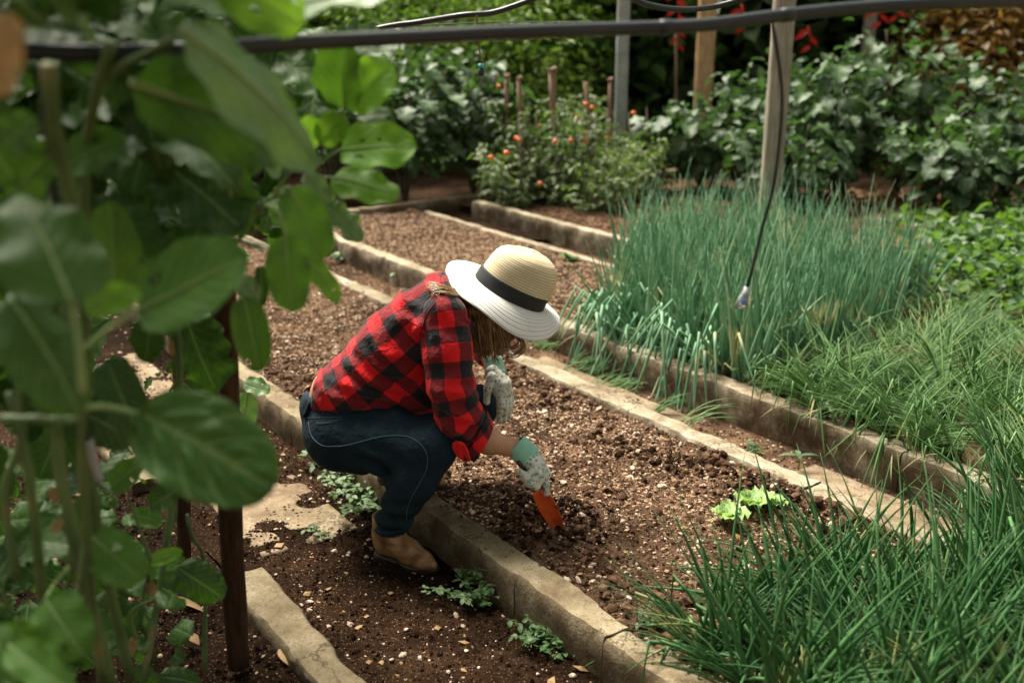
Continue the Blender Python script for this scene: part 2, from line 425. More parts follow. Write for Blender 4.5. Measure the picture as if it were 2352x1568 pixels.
M['onion'] = blade_mat('onion_blade', (0.09, 0.24, 0.12), (0.30, 0.50, 0.32), (0.60, 0.58, 0.32))
M['chive'] = blade_mat('chive_blade', (0.07, 0.17, 0.05), (0.19, 0.34, 0.12), (0.36, 0.36, 0.15))
M['chive_front'] = blade_mat('front_onion_blade', (0.028, 0.10, 0.030), (0.095, 0.225, 0.078), (0.32, 0.32, 0.13))
M['dryblade'] = blade_mat('dry_blade', (0.35, 0.30, 0.14), (0.55, 0.50, 0.28), (0.5, 0.4, 0.2), 0.6)

M['pipe'] = simple('black_pipe', [(0.3, (0.005, 0.009, 0.010)), (0.7, (0.014, 0.022, 0.023))], 6, 0.38, 90, 0.12, 0.002, 0.5)
M['wire'] = simple('grey_wire', [(0.3, (0.10, 0.10, 0.10)), (0.7, (0.2, 0.2, 0.19))], 6, 0.5, 60, 0)
M['copper'] = simple('brown_tube', [(0.3, (0.12, 0.05, 0.03)), (0.7, (0.2, 0.09, 0.06))], 6, 0.5, 60, 0)
def wood(name, c1, c2, c3, scale=7):
    m, nt, b = nmat(name); co = objco(nt)
    mp = N(nt, 'ShaderNodeMapping'); mp.inputs['Scale'].default_value = (1, 1, 0.08); nt.links.new(co, mp.inputs[0])
    n = noise(nt, mp.outputs[0], scale * 10, 6, 0.7); n2 = noise(nt, co, 3, 4)
    f = mth(nt, 'ADD', mth(nt, 'MULTIPLY', n.outputs[0], 0.6), mth(nt, 'MULTIPLY', n2.outputs[0], 0.4))
    r = ramp(nt, f, [(0.36, c1), (0.5, c2), (0.64, c3)]); nt.links.new(r.outputs[0], b.inputs['Base Color'])
    b.inputs['Roughness'].default_value = 0.85; b.inputs['Specular IOR Level'].default_value = 0.2
    bump(nt, b, n.outputs[0], 0.7, 0.01); return m
M['post'] = wood('weathered_post', (0.15, 0.13, 0.10), (0.28, 0.25, 0.20), (0.42, 0.38, 0.32))
M['post_grey'] = simple('concrete_post', [(0.3, (0.24, 0.25, 0.24)), (0.7, (0.42, 0.43, 0.42))], 10, 0.9, 80, 0.3)
M['post_orange'] = wood('new_wood_post', (0.26, 0.15, 0.07), (0.46, 0.29, 0.15), (0.62, 0.44, 0.26))
M['stake'] = wood('stake_wood', (0.022, 0.011, 0.006), (0.055, 0.027, 0.014), (0.10, 0.055, 0.03))
M['stake_pale'] = wood('pale_stake_wood', (0.14, 0.085, 0.06), (0.26, 0.17, 0.125), (0.38, 0.28, 0.22))
M['twine'] = simple('orange_twine', [(0.3, (0.25, 0.13, 0.05)), (0.7, (0.42, 0.25, 0.10))], 60, 0.8)
M['tomato'] = simple('tomato_skin', [(0.35, (0.62, 0.05, 0.02)), (0.6, (0.70, 0.20, 0.03))], 5, 0.25, 60, 0)
M['redflower'] = simple('red_bract', [(0.3, (0.45, 0.012, 0.008)), (0.7, (0.75, 0.05, 0.02))], 12, 0.4, 60, 0)

# --- person
def plaid(name):
    m, nt, b = nmat(name)
    uv = N(nt, 'ShaderNodeUVMap'); co = objco(nt)
    nz = noise(nt, co, 9, 2); ad = N(nt, 'ShaderNodeVectorMath', operation='SCALE'); ad.inputs[3].default_value = 0.010
    nt.links.new(nz.outputs['Color'], ad.inputs[0]); a2 = N(nt, 'ShaderNodeVectorMath', operation='ADD')
    nt.links.new(uv.outputs[0], a2.inputs[0]); nt.links.new(ad.outputs[0], a2.inputs[1])
    sx = N(nt, 'ShaderNodeSeparateXYZ'); nt.links.new(a2.outputs[0], sx.inputs[0])
    P = 0.098
    def st(s):
        f = mth(nt, 'FRACT', mth(nt, 'DIVIDE', s, P)); return mth(nt, 'GREATER_THAN', f, 0.5)
    s = mth(nt, 'DIVIDE', mth(nt, 'ADD', st(sx.outputs[0]), st(sx.outputs[1])), 2.0)
    r = ramp(nt, s, [(0.0, (0.92, 0.008, 0.014)), (0.25, (0.21, 0.005, 0.010)), (0.75, (0.007, 0.010, 0.014))]); r.color_ramp.interpolation = 'CONSTANT'
    # twill weave
    w = N(nt, 'ShaderNodeTexWave', wave_type='BANDS', bands_direction='DIAGONAL'); w.inputs['Scale'].default_value = 150
    nt.links.new(uv.outputs[0], w.inputs['Vector'])
    c = mix(nt, mth(nt, 'MULTIPLY', w.outputs[0], 0.3), r.outputs[0], (0.3, 0.3, 0.3), 'MULTIPLY')
    n2 = noise(nt, co, 260, 2); c = mix(nt, mth(nt, 'MULTIPLY', n2.outputs[0], 0.06), c, (0.5, 0.35, 0.35))
    nt.links.new(c, b.inputs['Base Color']); b.inputs['Roughness'].default_value = 0.9; b.inputs['Specular IOR Level'].default_value = 0.15
    b.inputs['Sheen Weight'].default_value = 0.12
    n4 = noise(nt, co, 28, 3); p = bump(nt, b, n4.outputs[0], 0.6, 0.018); bump(nt, b, w.outputs[0], 0.15, 0.001, p)
    return m
M['plaid'] = plaid('buffalo_plaid')
def denim():
    m, nt, b = nmat('denim'); co = objco(nt)
    n = noise(nt, co, 7, 4); w = noise(nt, co, 330, 2); st = N(nt, 'ShaderNodeMapping'); st.inputs['Scale'].default_value = (8, 60, 60)
    nt.links.new(co, st.inputs[0]); s = noise(nt, st.outputs[0], 6, 3)
    r = ramp(nt, n.outputs[0], [(0.35, (0.003, 0.008, 0.014)), (0.7, (0.011, 0.026, 0.042))])
    c = mix(nt, mth(nt, 'MULTIPLY', w.outputs[0], 0.12), r.outputs[0], (0.09, 0.16, 0.20))
    c = mix(nt, mth(nt, 'MULTIPLY', ramp(nt, s.outputs[0], [(0.55, (0, 0, 0)), (0.8, (1, 1, 1))]).outputs[0], 0.10), c, (0.20, 0.28, 0.33))
    g = N(nt, 'ShaderNodeNewGeometry')
    nt.links.new(c, b.inputs['Base Color']); b.inputs['Roughness'].default_value = 0.85; b.inputs['Specular IOR Level'].default_value = 0.15
    b.inputs['Sheen Weight'].default_value = 0.0
    p = bump(nt, b, w.outputs[0], 0.3, 0.001); n5 = noise(nt, co, 18, 3); bump(nt, b, n5.outputs[0], 0.6, 0.018, p)
    return m
M['denim'] = denim()
M['shirt_seam'] = simple('shirt_seam', [(0.3, (0.10, 0.004, 0.006)), (0.7, (0.3, 0.01, 0.015))], 30, 0.9, 60, 0)
M['stitch'] = simple('pale_stitch', [(0.3, (0.05, 0.10, 0.13)), (0.7, (0.10, 0.17, 0.21))], 300, 0.9, 60, 0)
M['skin'] = simple('skin', [(0.3, (0.50, 0.24, 0.13)), (0.7, (0.64, 0.35, 0.21))], 12, 0.5, 220, 0.12, 0.001)
M['skin'].node_tree.nodes['Principled BSDF'].inputs['Subsurface Weight'].default_value = 0.08
M['lips'] = simple('lips', [(0.3, (0.40, 0.11, 0.09)), (0.7, (0.5, 0.16, 0.13))], 30, 0.4, 60, 0)
M['eyewhite'] = simple('eye_white', [(0.3, (0.7, 0.68, 0.64)), (0.7, (0.75, 0.73, 0.7))], 30, 0.2, 60, 0)
M['iris'] = simple('iris', [(0.3, (0.05, 0.03, 0.015)), (0.7, (0.09, 0.05, 0.03))], 30, 0.15, 60, 0)
M['hair'] = simple('brown_hair', [(0.3, (0.06, 0.028, 0.010)), (0.55, (0.18, 0.09, 0.033)), (0.75, (0.38, 0.22, 0.09))], 30, 0.4, 200, 0.2, 0.002, 0.5)
M['hair_blond'] = simple('blond_hair', [(0.3, (0.34, 0.19, 0.08)), (0.7, (0.66, 0.46, 0.26))], 30, 0.4, 200, 0.2, 0.002, 0.6)
def straw(name, c1, c2, line, cnt, ls):
    m, nt, b = nmat(name); uv = N(nt, 'ShaderNodeUVMap'); sx = N(nt, 'ShaderNodeSeparateXYZ'); nt.links.new(uv.outputs[0], sx.inputs[0])
    ph = mth(nt, 'FRACT', mth(nt, 'MULTIPLY', sx.outputs[1], cnt)); tri = mth(nt, 'ABSOLUTE', mth(nt, 'SUBTRACT', ph, 0.5))
    ln = mth(nt, 'SUBTRACT', 1.0, mth(nt, 'MINIMUM', mth(nt, 'DIVIDE', tri, 0.20), 1.0))
    ws = mth(nt, 'SINE', mth(nt, 'MULTIPLY', sx.outputs[0], 900.0))
    n = noise(nt, objco(nt), 14, 4)
    c = ramp(nt, n.outputs[0], [(0.35, c1), (0.7, c2)]).outputs[0]
    c = mix(nt, mth(nt, 'MULTIPLY', ln, ls), c, line)
    c = mix(nt, mth(nt, 'MULTIPLY', mth(nt, 'ADD', mth(nt, 'MULTIPLY', ws, 0.5), 0.5), ls * 0.35), c, line)
    nt.links.new(c, b.inputs['Base Color']); b.inputs['Roughness'].default_value = 0.7; b.inputs['Specular IOR Level'].default_value = 0.3
    h = mth(nt, 'ADD', mth(nt, 'MULTIPLY', ln, -1.0), mth(nt, 'MULTIPLY', ws, 0.15)); bump(nt, b, h, 0.5, 0.0016)
    return m
M['straw'] = straw('tan_straw', (0.72, 0.60, 0.38), (0.86, 0.76, 0.54), (0.25, 0.15, 0.06), 125, 0.7)
M['straw_white'] = straw('white_straw', (0.80, 0.79, 0.76), (0.87, 0.86, 0.83), (0.35, 0.35, 0.33), 110, 0.5)
M['ribbon'] = simple('black_ribbon', [(0.3, (0.010, 0.010, 0.012)), (0.7, (0.02, 0.02, 0.023))], 20, 0.7, 300, 0.2, 0.001)
def glove():
    m, nt, b = nmat('printed_glove'); co = objco(nt)
    n0 = noise(nt, co, 60, 2); ad = N(nt, 'ShaderNodeVectorMath', operation='SCALE'); ad.inputs[3].default_value = 0.012; nt.links.new(n0.outputs['Color'], ad.inputs[0])
    a2 = N(nt, 'ShaderNodeVectorMath', operation='ADD'); nt.links.new(co, a2.inputs[0]); nt.links.new(ad.outputs[0], a2.inputs[1])
    v = N(nt, 'ShaderNodeTexVoronoi'); v.inputs['Scale'].default_value = 75; nt.links.new(a2.outputs[0], v.inputs['Vector'])
    s = mth(nt, 'LESS_THAN', v.outputs['Distance'], 0.36)
    n = noise(nt, co, 45, 3); c = mix(nt, mth(nt, 'MULTIPLY', s, 0.8), (0.74, 0.74, 0.66), ramp(nt, n.outputs[0], [(0.4, (0.13, 0.18, 0.15)), (0.6, (0.20, 0.42, 0.33))]).outputs[0])
    d = noise(nt, co, 22, 4); c = mix(nt, ramp(nt, d.outputs[0], [(0.5, (0, 0, 0)), (0.75, (0.6, 0.6, 0.6))]).outputs[0], c, (0.30, 0.22, 0.15))
    nt.links.new(c, b.inputs['Base Color']); b.inputs['Roughness'].default_value = 0.9; bump(nt, b, noise(nt, co, 400, 2).outputs[0], 0.3, 0.001); return m
M['glove'] = glove()
def rib():
    m, nt, b = nmat('mint_knit'); uv = N(nt, 'ShaderNodeUVMap'); sx = N(nt, 'ShaderNodeSeparateXYZ'); nt.links.new(uv.outputs[0], sx.inputs[0])
    s = mth(nt, 'SINE', mth(nt, 'MULTIPLY', sx.outputs[0], 2 * math.pi * 44))
    c = mix(nt, mth(nt, 'ADD', 0.5, mth(nt, 'MULTIPLY', s, 0.5)), (0.22, 0.56, 0.42), (0.46, 0.80, 0.64))
    nt.links.new(c, b.inputs['Base Color']); b.inputs['Roughness'].default_value = 0.9; bump(nt, b, s, 0.5, 0.002); return m
M['mint'] = rib()
M['boot'] = simple('tan_leather', [(0.3, (0.09, 0.038, 0.012)), (0.5, (0.27, 0.14, 0.052)), (0.68, (0.42, 0.25, 0.11))], 22, 0.42, 50, 0.3, 0.004, 0.5)
M['boot_dark'] = simple('dark_leather', [(0.3, (0.035, 0.018, 0.009)), (0.7, (0.085, 0.045, 0.02))], 20, 0.5, 90, 0.3)
M['sole'] = simple('sole_rubber', [(0.3, (0.018, 0.011, 0.007)), (0.7, (0.05, 0.03, 0.018))], 20, 0.7, 90, 0.3)
M['belt'] = simple('belt_leather', [(0.3, (0.20, 0.10, 0.04)), (0.7, (0.36, 0.2, 0.09))], 20, 0.5, 90, 0.3)
M['button'] = simple('button_plastic', [(0.3, (0.01, 0.01, 0.01)), (0.7, (0.02, 0.02, 0.02))], 20, 0.3, 90, 0)
M['orange'] = simple('orange_steel', [(0.33, (0.06, 0.02, 0.01)), (0.40, (0.92, 0.13, 0.03)), (0.7, (0.95, 0.19, 0.05))], 26, 0.4, 90, 0.2)
M['handle'] = simple('handle_wood', [(0.3, (0.07, 0.025, 0.02)), (0.7, (0.14, 0.06, 0.045))], 20, 0.45, 90, 0)
def glass(name, c, a):
    m, nt, b = nmat(name); b.inputs['Base Color'].default_value = (*c, 1); b.inputs['Roughness'].default_value = 0.15
    b.inputs['Transmission Weight'].default_value = a; b.inputs['IOR'].default_value = 1.3; return m
M['clear'] = glass('clear_plastic', (0.75, 0.85, 0.9), 0.85)
M['blue'] = simple('blue_plastic', [(0.3, (0.04, 0.12, 0.42)), (0.7, (0.08, 0.24, 0.6))], 20, 0.3, 90, 0)
M['teal'] = simple('teal_plastic', [(0.3, (0.06, 0.35, 0.40)), (0.7, (0.12, 0.5, 0.55))], 20, 0.3, 90, 0)
M['greyplastic'] = simple('grey_plastic', [(0.3, (0.3, 0.3, 0.3)), (0.7, (0.45, 0.45, 0.44))], 20, 0.3, 90, 0)
# ------------------------------------------------------------------ ground
def gridmesh(name, u0, u1, v0, v1, step, zfn, mat, uvn=True, kind='structure', label=None, cat=None):
    nu = max(2, int((u1 - u0) / step) + 1); nv = max(2, int((v1 - v0) / step) + 1)
    u = np.linspace(u0, u1, nu); v = np.linspace(v0, v1, nv)
    A, B = np.meshgrid(u, v, indexing='ij')
    Z = zfn(A, B)
    if uvn: X = UD.x * A + VD.x * B; Y = UD.y * A + VD.y * B
    else: X, Y = A, B
    V = np.stack([X, Y, Z], -1).reshape(-1, 3)
    i = np.arange(nu * nv).reshape(nu, nv)
    F = np.stack([i[:-1, :-1], i[1:, :-1], i[1:, 1:], i[:-1, 1:]], -1).reshape(-1, 4)
    if uvn: F = F[:, ::-1] if UD.cross(VD).z < 0 else F
    o = link(name, mesh(name, V, F, mat)); tag(o, kind=kind)
    if label: tag(o, label, cat)
    return o

DIG = toUV(G(1250, 1195, 0.11))
def z_bed1(u, v):
    z = 0.100 + 0.010 * fbm(u * 3, v * 3, 0, 3, 3) + 0.010 * fbm(u * 14, v * 14, 0, 3, 5) + 0.006 * fbm(u * 50, v * 50, 0, 2, 8)
    d = np.hypot((u - DIG[0]) / 1.0, (v - DIG[1] + 0.02)); z = z - 0.05 * np.exp(-(d / 0.065) ** 2) + 0.022 * np.exp(-((d - 0.13) / 0.05) ** 2)
    e = np.minimum(v - 1.66, 2.74 - v); z = z + 0.016 * np.exp(-(np.maximum(e, 0) / 0.12) ** 2) * (0.5 + vn3(u * 4, v * 4, 0, 5))
    # ridge of loosened soil near the far kerb
    z = z + 0.035 * np.exp(-(((v - 2.55 + 0.18 * (u - 2.3)) / 0.10) ** 2)) * np.clip(1 - abs(u - 2.2) / 0.6, 0, 1) * (1 + 0.5 * vn3(u * 25, v * 25, 0, 4))
    # hollow under the lettuce
    d2 = np.hypot(u - 1.86, v - 2.42); z = z - 0.035 * np.exp(-(d2 / 0.12) ** 2)
    return z
def z_path1(u, v): return 0.0 + 0.010 * fbm(u * 4, v * 4, 0, 3, 13) + 0.006 * fbm(u * 22, v * 22, 0, 3, 15)
def z_kale(u, v): return 0.055 + 0.014 * fbm(u * 5, v * 5, 0, 4, 23)
def z_bed2(u, v): return 0.105 + 0.012 * fbm(u * 5, v * 5, 0, 4, 33) + 0.006 * fbm(u * 25, v * 25, 0, 2, 34)
def z_path2(u, v): return 0.0 + 0.012 * fbm(u * 4, v * 6, 0, 4, 43)
ground = gridmesh('ground', -60, 60, -6, 110, 1.2, lambda x, y: -0.03 + 0 * x, M['ground'], uvn=False)
back_ground = gridmesh('back_ground', -9, 10, 8.0, 16, 0.15, lambda x, y: 0.02 * fbm(x * 1.5, y * 1.5, 0, 3, 3), M['ground'], uvn=False)
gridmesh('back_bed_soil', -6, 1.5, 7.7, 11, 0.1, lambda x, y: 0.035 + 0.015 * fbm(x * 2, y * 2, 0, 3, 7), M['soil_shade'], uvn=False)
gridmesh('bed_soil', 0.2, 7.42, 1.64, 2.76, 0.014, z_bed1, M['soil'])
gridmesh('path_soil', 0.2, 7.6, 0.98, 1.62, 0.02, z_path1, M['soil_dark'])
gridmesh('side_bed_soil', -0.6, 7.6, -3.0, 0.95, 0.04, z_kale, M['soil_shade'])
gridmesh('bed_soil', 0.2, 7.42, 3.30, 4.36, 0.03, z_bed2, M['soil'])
gridmesh('path_soil', 0.2, 7.6, 2.79, 3.24, 0.02, z_path2, M['path2'])
gridmesh('path_soil', 0.2, 7.6, 4.38, 4.78, 0.03, z_path2, M['soil'])
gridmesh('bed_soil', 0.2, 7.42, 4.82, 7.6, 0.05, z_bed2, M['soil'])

# ------------------------------------------------------------------ kerbs
def kerb(label, v0, v1, ends, top, mat, seed, slope=None, group='concrete garden kerbs', rough=1.0, zb=-0.04, along='u'):
    """ends: list of u values where the blocks meet"""
    mid = (v0 + v1) / 2; um = (ends[0] + ends[-1]) / 2
    loc = GV(um, mid, 0) if along == 'u' else GV(mid, um, 0)
    root = empty('concrete_kerb', loc); tag(root, label, 'kerb', group)
    prof = [(0, 0.0), (0, 0.25), (0, 0.5), (0, 0.75), (0, 0.93), (0.07, 1), (0.3, 1), (0.5, 1), (0.7, 1), (0.93, 1), (1, 0.93), (1, 0.6), (1, 0.0)]
    for k in range(len(ends) - 1):
        a, b = ends[k] + 0.002, ends[k + 1] - 0.002
        n = max(4, int(abs(b - a) / 0.022)); us = np.linspace(a, b, n); V = []; F = []
        tilt = R.uniform(-0.004, 0.004); dz = R.uniform(-0.004, 0.004)
        for i, u in enumerate(us):
            for j, (pv, pz) in enumerate(prof):
                v = v0 + (v1 - v0) * pv; z = zb + (top + dz + tilt * (pv - 0.5) - zb) * pz
                q = np.array([u * 9.0, pv * 2 + pz * 3.0, seed + k])
                e = 0.0025 * float(vn3(q[0], q[1], q[2], seed)) + 0.0035 * float(vn3(q[0] * 3.7, q[1] * 3, q[2], seed + 5))
                ch = max(0.0, float(vn3(u * 6.5, seed, 3 + (0 if pv < 0.5 else 9), seed)) - 0.5) * 0.024 * rough + 0.006 * abs(float(vn3(u * 30, pv, seed, seed + 7))) if pz > 0.8 and (pv < 0.2 or pv > 0.8) else 0
                v += (e + (0.004 * rough * float(vn3(u * 2.2, seed, 0, seed + 2)) if pv > 0.8 else 0)) * rough * (1 if pv > 0.5 else -1)
                v += ch * (1 if pv < 0.5 else -1)
                z += (0.004 * float(vn3(q[0] * 2, q[1] * 2, q[2], seed + 9)) - ch * 0.35) * (pz > 0.5)
                p = GV(u, v, z) if along == 'u' else GV(v, u, z)
                V.append(p - loc)
        m = len(prof)
        for i in range(n - 1):
            for j in range(m - 1): F.append((i * m + j, (i + 1) * m + j, (i + 1) * m + j + 1, i * m + j + 1))
        F.append(tuple(range(m))); F.append(tuple(range((n - 1) * m, n * m))[::-1])
        if along != 'u': F = [f[::-1] for f in F]
        me = mesh('kerb_block', V, F, mat, smooth=True)
        try: me.set_sharp_from_angle(angle=math.radians(38))
        except Exception: pass
        link('kerb_block', me, root)
    return root
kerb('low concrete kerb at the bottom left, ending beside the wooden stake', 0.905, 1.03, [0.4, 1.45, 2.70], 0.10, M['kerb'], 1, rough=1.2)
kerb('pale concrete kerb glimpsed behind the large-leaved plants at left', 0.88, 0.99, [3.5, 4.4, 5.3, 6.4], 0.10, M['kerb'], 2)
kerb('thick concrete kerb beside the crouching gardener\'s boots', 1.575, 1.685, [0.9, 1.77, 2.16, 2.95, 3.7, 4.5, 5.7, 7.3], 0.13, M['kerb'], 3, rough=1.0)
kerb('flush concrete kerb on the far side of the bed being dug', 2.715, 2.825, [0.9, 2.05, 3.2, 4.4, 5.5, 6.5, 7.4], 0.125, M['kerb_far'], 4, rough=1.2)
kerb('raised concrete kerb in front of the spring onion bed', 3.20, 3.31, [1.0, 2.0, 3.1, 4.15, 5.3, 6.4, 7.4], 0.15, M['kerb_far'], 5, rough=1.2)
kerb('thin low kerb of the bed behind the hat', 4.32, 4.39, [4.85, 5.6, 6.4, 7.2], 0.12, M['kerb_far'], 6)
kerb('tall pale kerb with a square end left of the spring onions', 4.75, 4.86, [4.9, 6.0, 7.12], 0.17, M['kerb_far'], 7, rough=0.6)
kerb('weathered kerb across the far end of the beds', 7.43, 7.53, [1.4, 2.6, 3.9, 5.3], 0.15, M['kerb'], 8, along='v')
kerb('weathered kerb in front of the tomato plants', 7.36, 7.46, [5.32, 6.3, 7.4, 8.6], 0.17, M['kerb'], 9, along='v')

def slab(label, u0, u1, v0, v1, seed, mat, z=0.011):
    nu, nv = 40, 26; loc = GV((u0 + u1) / 2, (v0 + v1) / 2, 0); V = []; F = []
    for i in range(nu):
        for j in range(nv):
            a, b = i / (nu - 1), j / (nv - 1)
            u = u0 + (u1 - u0) * a; v = v0 + (v1 - v0) * b
            e = 0.085 * float(vn3(u * 6, v * 6, seed, seed)) + 0.035 * float(vn3(u * 25, v * 25, seed, seed + 1))
            edge = min(a, 1 - a) < 0.001 or min(b, 1 - b) < 0.001
            if edge: u += e; v += e * 0.5
            V.append(GV(u, v, (-0.04 if edge else z + 0.004 * float(vn3(u * 9, v * 9, 0, seed)))) - loc)
    for i in range(nu - 1):
        for j in range(nv - 1): F.append((i * nv + j, i * nv + j + 1, (i + 1) * nv + j + 1, (i + 1) * nv + j))
    o = link('path_slab', mesh('path_slab', V, F, mat), None, loc); tag(o, label, 'slab', 'worn concrete path slabs')
    return o
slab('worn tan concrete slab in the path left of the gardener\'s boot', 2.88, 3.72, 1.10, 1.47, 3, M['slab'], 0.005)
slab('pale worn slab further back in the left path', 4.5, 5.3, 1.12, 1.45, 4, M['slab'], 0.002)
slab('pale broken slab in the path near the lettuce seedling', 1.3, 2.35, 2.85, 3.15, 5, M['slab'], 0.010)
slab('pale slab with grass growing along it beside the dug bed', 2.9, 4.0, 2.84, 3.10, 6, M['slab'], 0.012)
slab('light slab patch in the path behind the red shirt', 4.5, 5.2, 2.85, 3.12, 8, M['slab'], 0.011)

# ------------------------------------------------------------------ clods and pebbles
ICO_V = []; _t = (1 + 5 ** 0.5) / 2
for a in (-1, 1):
    for b in (-_t, _t): ICO_V += [(0, a, b), (a, b, 0), (b, 0, a)]
ICO_V = np.array(ICO_V) / math.hypot(1, _t)
def _hull(v):
    f = []
    d = min(np.linalg.norm(v[0] - v[i]) for i in range(1, 12)) * 1.05
    for i in range(12):
        for j in range(i + 1, 12):
            for k in range(j + 1, 12):
                if all(np.linalg.norm(v[a] - v[b]) < d for a, b in ((i, j), (j, k), (i, k))):
                    n = np.cross(v[j] - v[i], v[k] - v[i]); f.append((i, j, k) if n.dot(v[i]) > 0 else (i, k, j))
    return np.array(f)
ICO_F = _hull(ICO_V)
OCT_V = np.array([(1, 0, 0), (-1, 0, 0), (0, 1, 0), (0, -1, 0), (0, 0, 1), (0, 0, -1)], float)
OCT_F = np.array([(0, 2, 4), (2, 1, 4), (1, 3, 4), (3, 0, 4), (2, 0, 5), (1, 2, 5), (3, 1, 5), (0, 3, 5)])
def scatter(name, label, cat, n, area, zfn, smin_, smax, mat, shape='oct', flat=(0.5, 0.9), keep=None, power=2.0, sink=0.2, seed=1, smooth=False):
    rs = np.random.RandomState(seed); u0, u1, v0, v1 = area
    u = rs.uniform(u0, u1, n); v = rs.uniform(v0, v1, n)
    if keep is not None:
        k = keep(u, v) > rs.uniform(0, 1, n); u, v = u[k], v[k]; n = len(u)
    s = smin_ + (smax - smin_) * rs.uniform(0, 1, n) ** power
    z = zfn(u, v)
    BV, BF = (ICO_V, ICO_F) if shape == 'ico' else (OCT_V, OCT_F)
    m = len(BV); base = np.repeat(BV[None], n, 0) * (1 + 0.35 * rs.uniform(-1, 1, (n, m, 1)))
    base[:, :, 0] *= rs.uniform(0.7, 1.4, (n, 1)); base[:, :, 1] *= rs.uniform(0.6, 1.1, (n, 1)); base[:, :, 2] *= rs.uniform(*flat, (n, 1))
    a = rs.uniform(0, 6.28, (n, 1)); t = rs.uniform(-0.5, 0.5, (n, 1))
    x, y, w = base[..., 0], base[..., 1], base[..., 2]
    x, w = x * np.cos(t) - w * np.sin(t), x * np.sin(t) + w * np.cos(t)
    x, y = x * np.cos(a) - y * np.sin(a), x * np.sin(a) + y * np.cos(a)
    X = (UD.x * u + VD.x * v)[:, None] + x * s[:, None]; Y = (UD.y * u + VD.y * v)[:, None] + y * s[:, None]
    Z = (z + s * (0.5 - sink))[:, None] + w * s[:, None]
    V = np.stack([X, Y, Z], -1).reshape(-1, 3)
    F = (BF[None] + (np.arange(n) * m)[:, None, None]).reshape(-1, 3)
    o = link(name, mesh(name, V, F, mat, smooth=smooth)); tag(o, label, cat, kind='stuff'); return o
patch = lambda s, sd, lo: (lambda u, v: np.clip((fbm(u * s, v * s, 0, 3, sd) - lo) * 2.5, 0, 1))
near = lambda u, v: np.clip((6.5 - u) / 2.5, 0.35, 1)
scatter('soil_clods', 'crumbly brown soil clods covering the dug bed', 'soil', 42000, (0.9, 7.3, 1.68, 2.72), z_bed1, 0.0025, 0.010, M['clod'], 'oct', power=3, seed=1, keep=near)
scatter('soil_lumps', 'larger dark soil lumps in the dug bed', 'soil', 7500, (0.9, 4.5, 1.68, 2.74), z_bed1, 0.005, 0.022, M['clod'], 'ico', power=2.5, seed=2, keep=patch(3, 5, -0.1))
scatter('wood_chips', 'light woody chips sprinkled over the dug bed', 'mulch', 66000, (0.9, 7.3, 1.68, 2.72), z_bed1, 0.0022, 0.0078, M['clod_light'], 'oct', flat=(0.3, 0.6), power=2, seed=3, keep=lambda u, v: near(u, v) * np.clip(0.45 + 0.8 * fbm(u * 2.2, v * 2.2, 0, 3, 6) + 0.28 * (u - 2.2), 0.1, 1))
scatter('pebbles', 'pale pebbles scattered in the dug bed', 'pebbles', 2400, (0.9, 7.2, 1.70, 2.70), z_bed1, 0.003, 0.0135, M['pebble'], 'ico', flat=(0.5, 0.8), power=4, seed=4)
scatter('pebbles', 'small stones lying on the dark path below the boots', 'pebbles', 900, (0.9, 7.2, 1.05, 1.56), z_path1, 0.003, 0.012, M['pebble'], 'ico', flat=(0.4, 0.7), power=5, seed=5)
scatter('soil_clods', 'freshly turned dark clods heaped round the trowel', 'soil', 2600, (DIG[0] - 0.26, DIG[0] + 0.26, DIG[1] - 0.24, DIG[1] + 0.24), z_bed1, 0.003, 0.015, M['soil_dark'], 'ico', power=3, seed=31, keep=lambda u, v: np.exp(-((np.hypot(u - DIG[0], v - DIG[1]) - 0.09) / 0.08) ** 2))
scatter('soil_clods', 'ridge of dark loosened clods near the flush kerb', 'soil', 2600, (1.6, 2.9, 2.1, 2.72), z_bed1, 0.003, 0.016, M['soil_dark'], 'ico', power=3, seed=32, keep=lambda u, v: np.exp(-((v - 2.55 + 0.18 * (u - 2.3)) / 0.09) ** 2))
scatter('plant_debris', 'straw bits and dry scraps lying on the dug bed', 'debris', 700, (1.2, 6.5, 1.7, 2.7), z_bed1, 0.004, 0.012, M['kale_brown'], 'oct', flat=(0.15, 0.3), power=2, seed=33)
scatter('plant_debris', 'scraps and rotten leaf bits on the dark path', 'debris', 260, (1.0, 4.5, 1.05, 1.56), z_path1, 0.005, 0.018, M['kale_brown'], 'oct', flat=(0.12, 0.3), power=2.5, seed=34)
scatter('soil_clods', 'crumbs of earth lying on the worn slabs', 'soil', 2600, (2.8, 5.6, 1.05, 1.54), lambda u, v: 0.012 + 0 * u, 0.0015, 0.007, M['clod'], 'oct', power=3, seed=26, keep=patch(6, 5, 0.1))
scatter('soil_clods', 'dark crumbs of soil on the path', 'soil', 9000, (0.9, 5.2, 1.04, 1.57), z_path1, 0.002, 0.009, M['soil_dark'], 'oct', power=3, seed=6)
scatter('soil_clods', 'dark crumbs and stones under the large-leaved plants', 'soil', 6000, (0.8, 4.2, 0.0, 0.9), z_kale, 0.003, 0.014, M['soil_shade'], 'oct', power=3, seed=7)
scatter('pebbles', 'pale bits of debris under the large-leaved plants', 'pebbles', 500, (0.8, 5.2, 0.0, 0.9), z_kale, 0.004, 0.014, M['clod_light'], 'ico', flat=(0.3, 0.6), power=3, seed=8)
scatter('soil_clods', 'brown crumbs on the bed behind the gardener', 'soil', 22000, (3.4, 7.4, 3.34, 4.32), z_bed2, 0.003, 0.012, M['clod'], 'oct', power=3, seed=9)
scatter('wood_chips', 'light chips on the bed behind the gardener', 'mulch', 22000, (3.4, 7.4, 3.34, 4.32), z_bed2, 0.003, 0.011, M['clod_light'], 'oct', flat=(0.3, 0.6), power=2, seed=10)
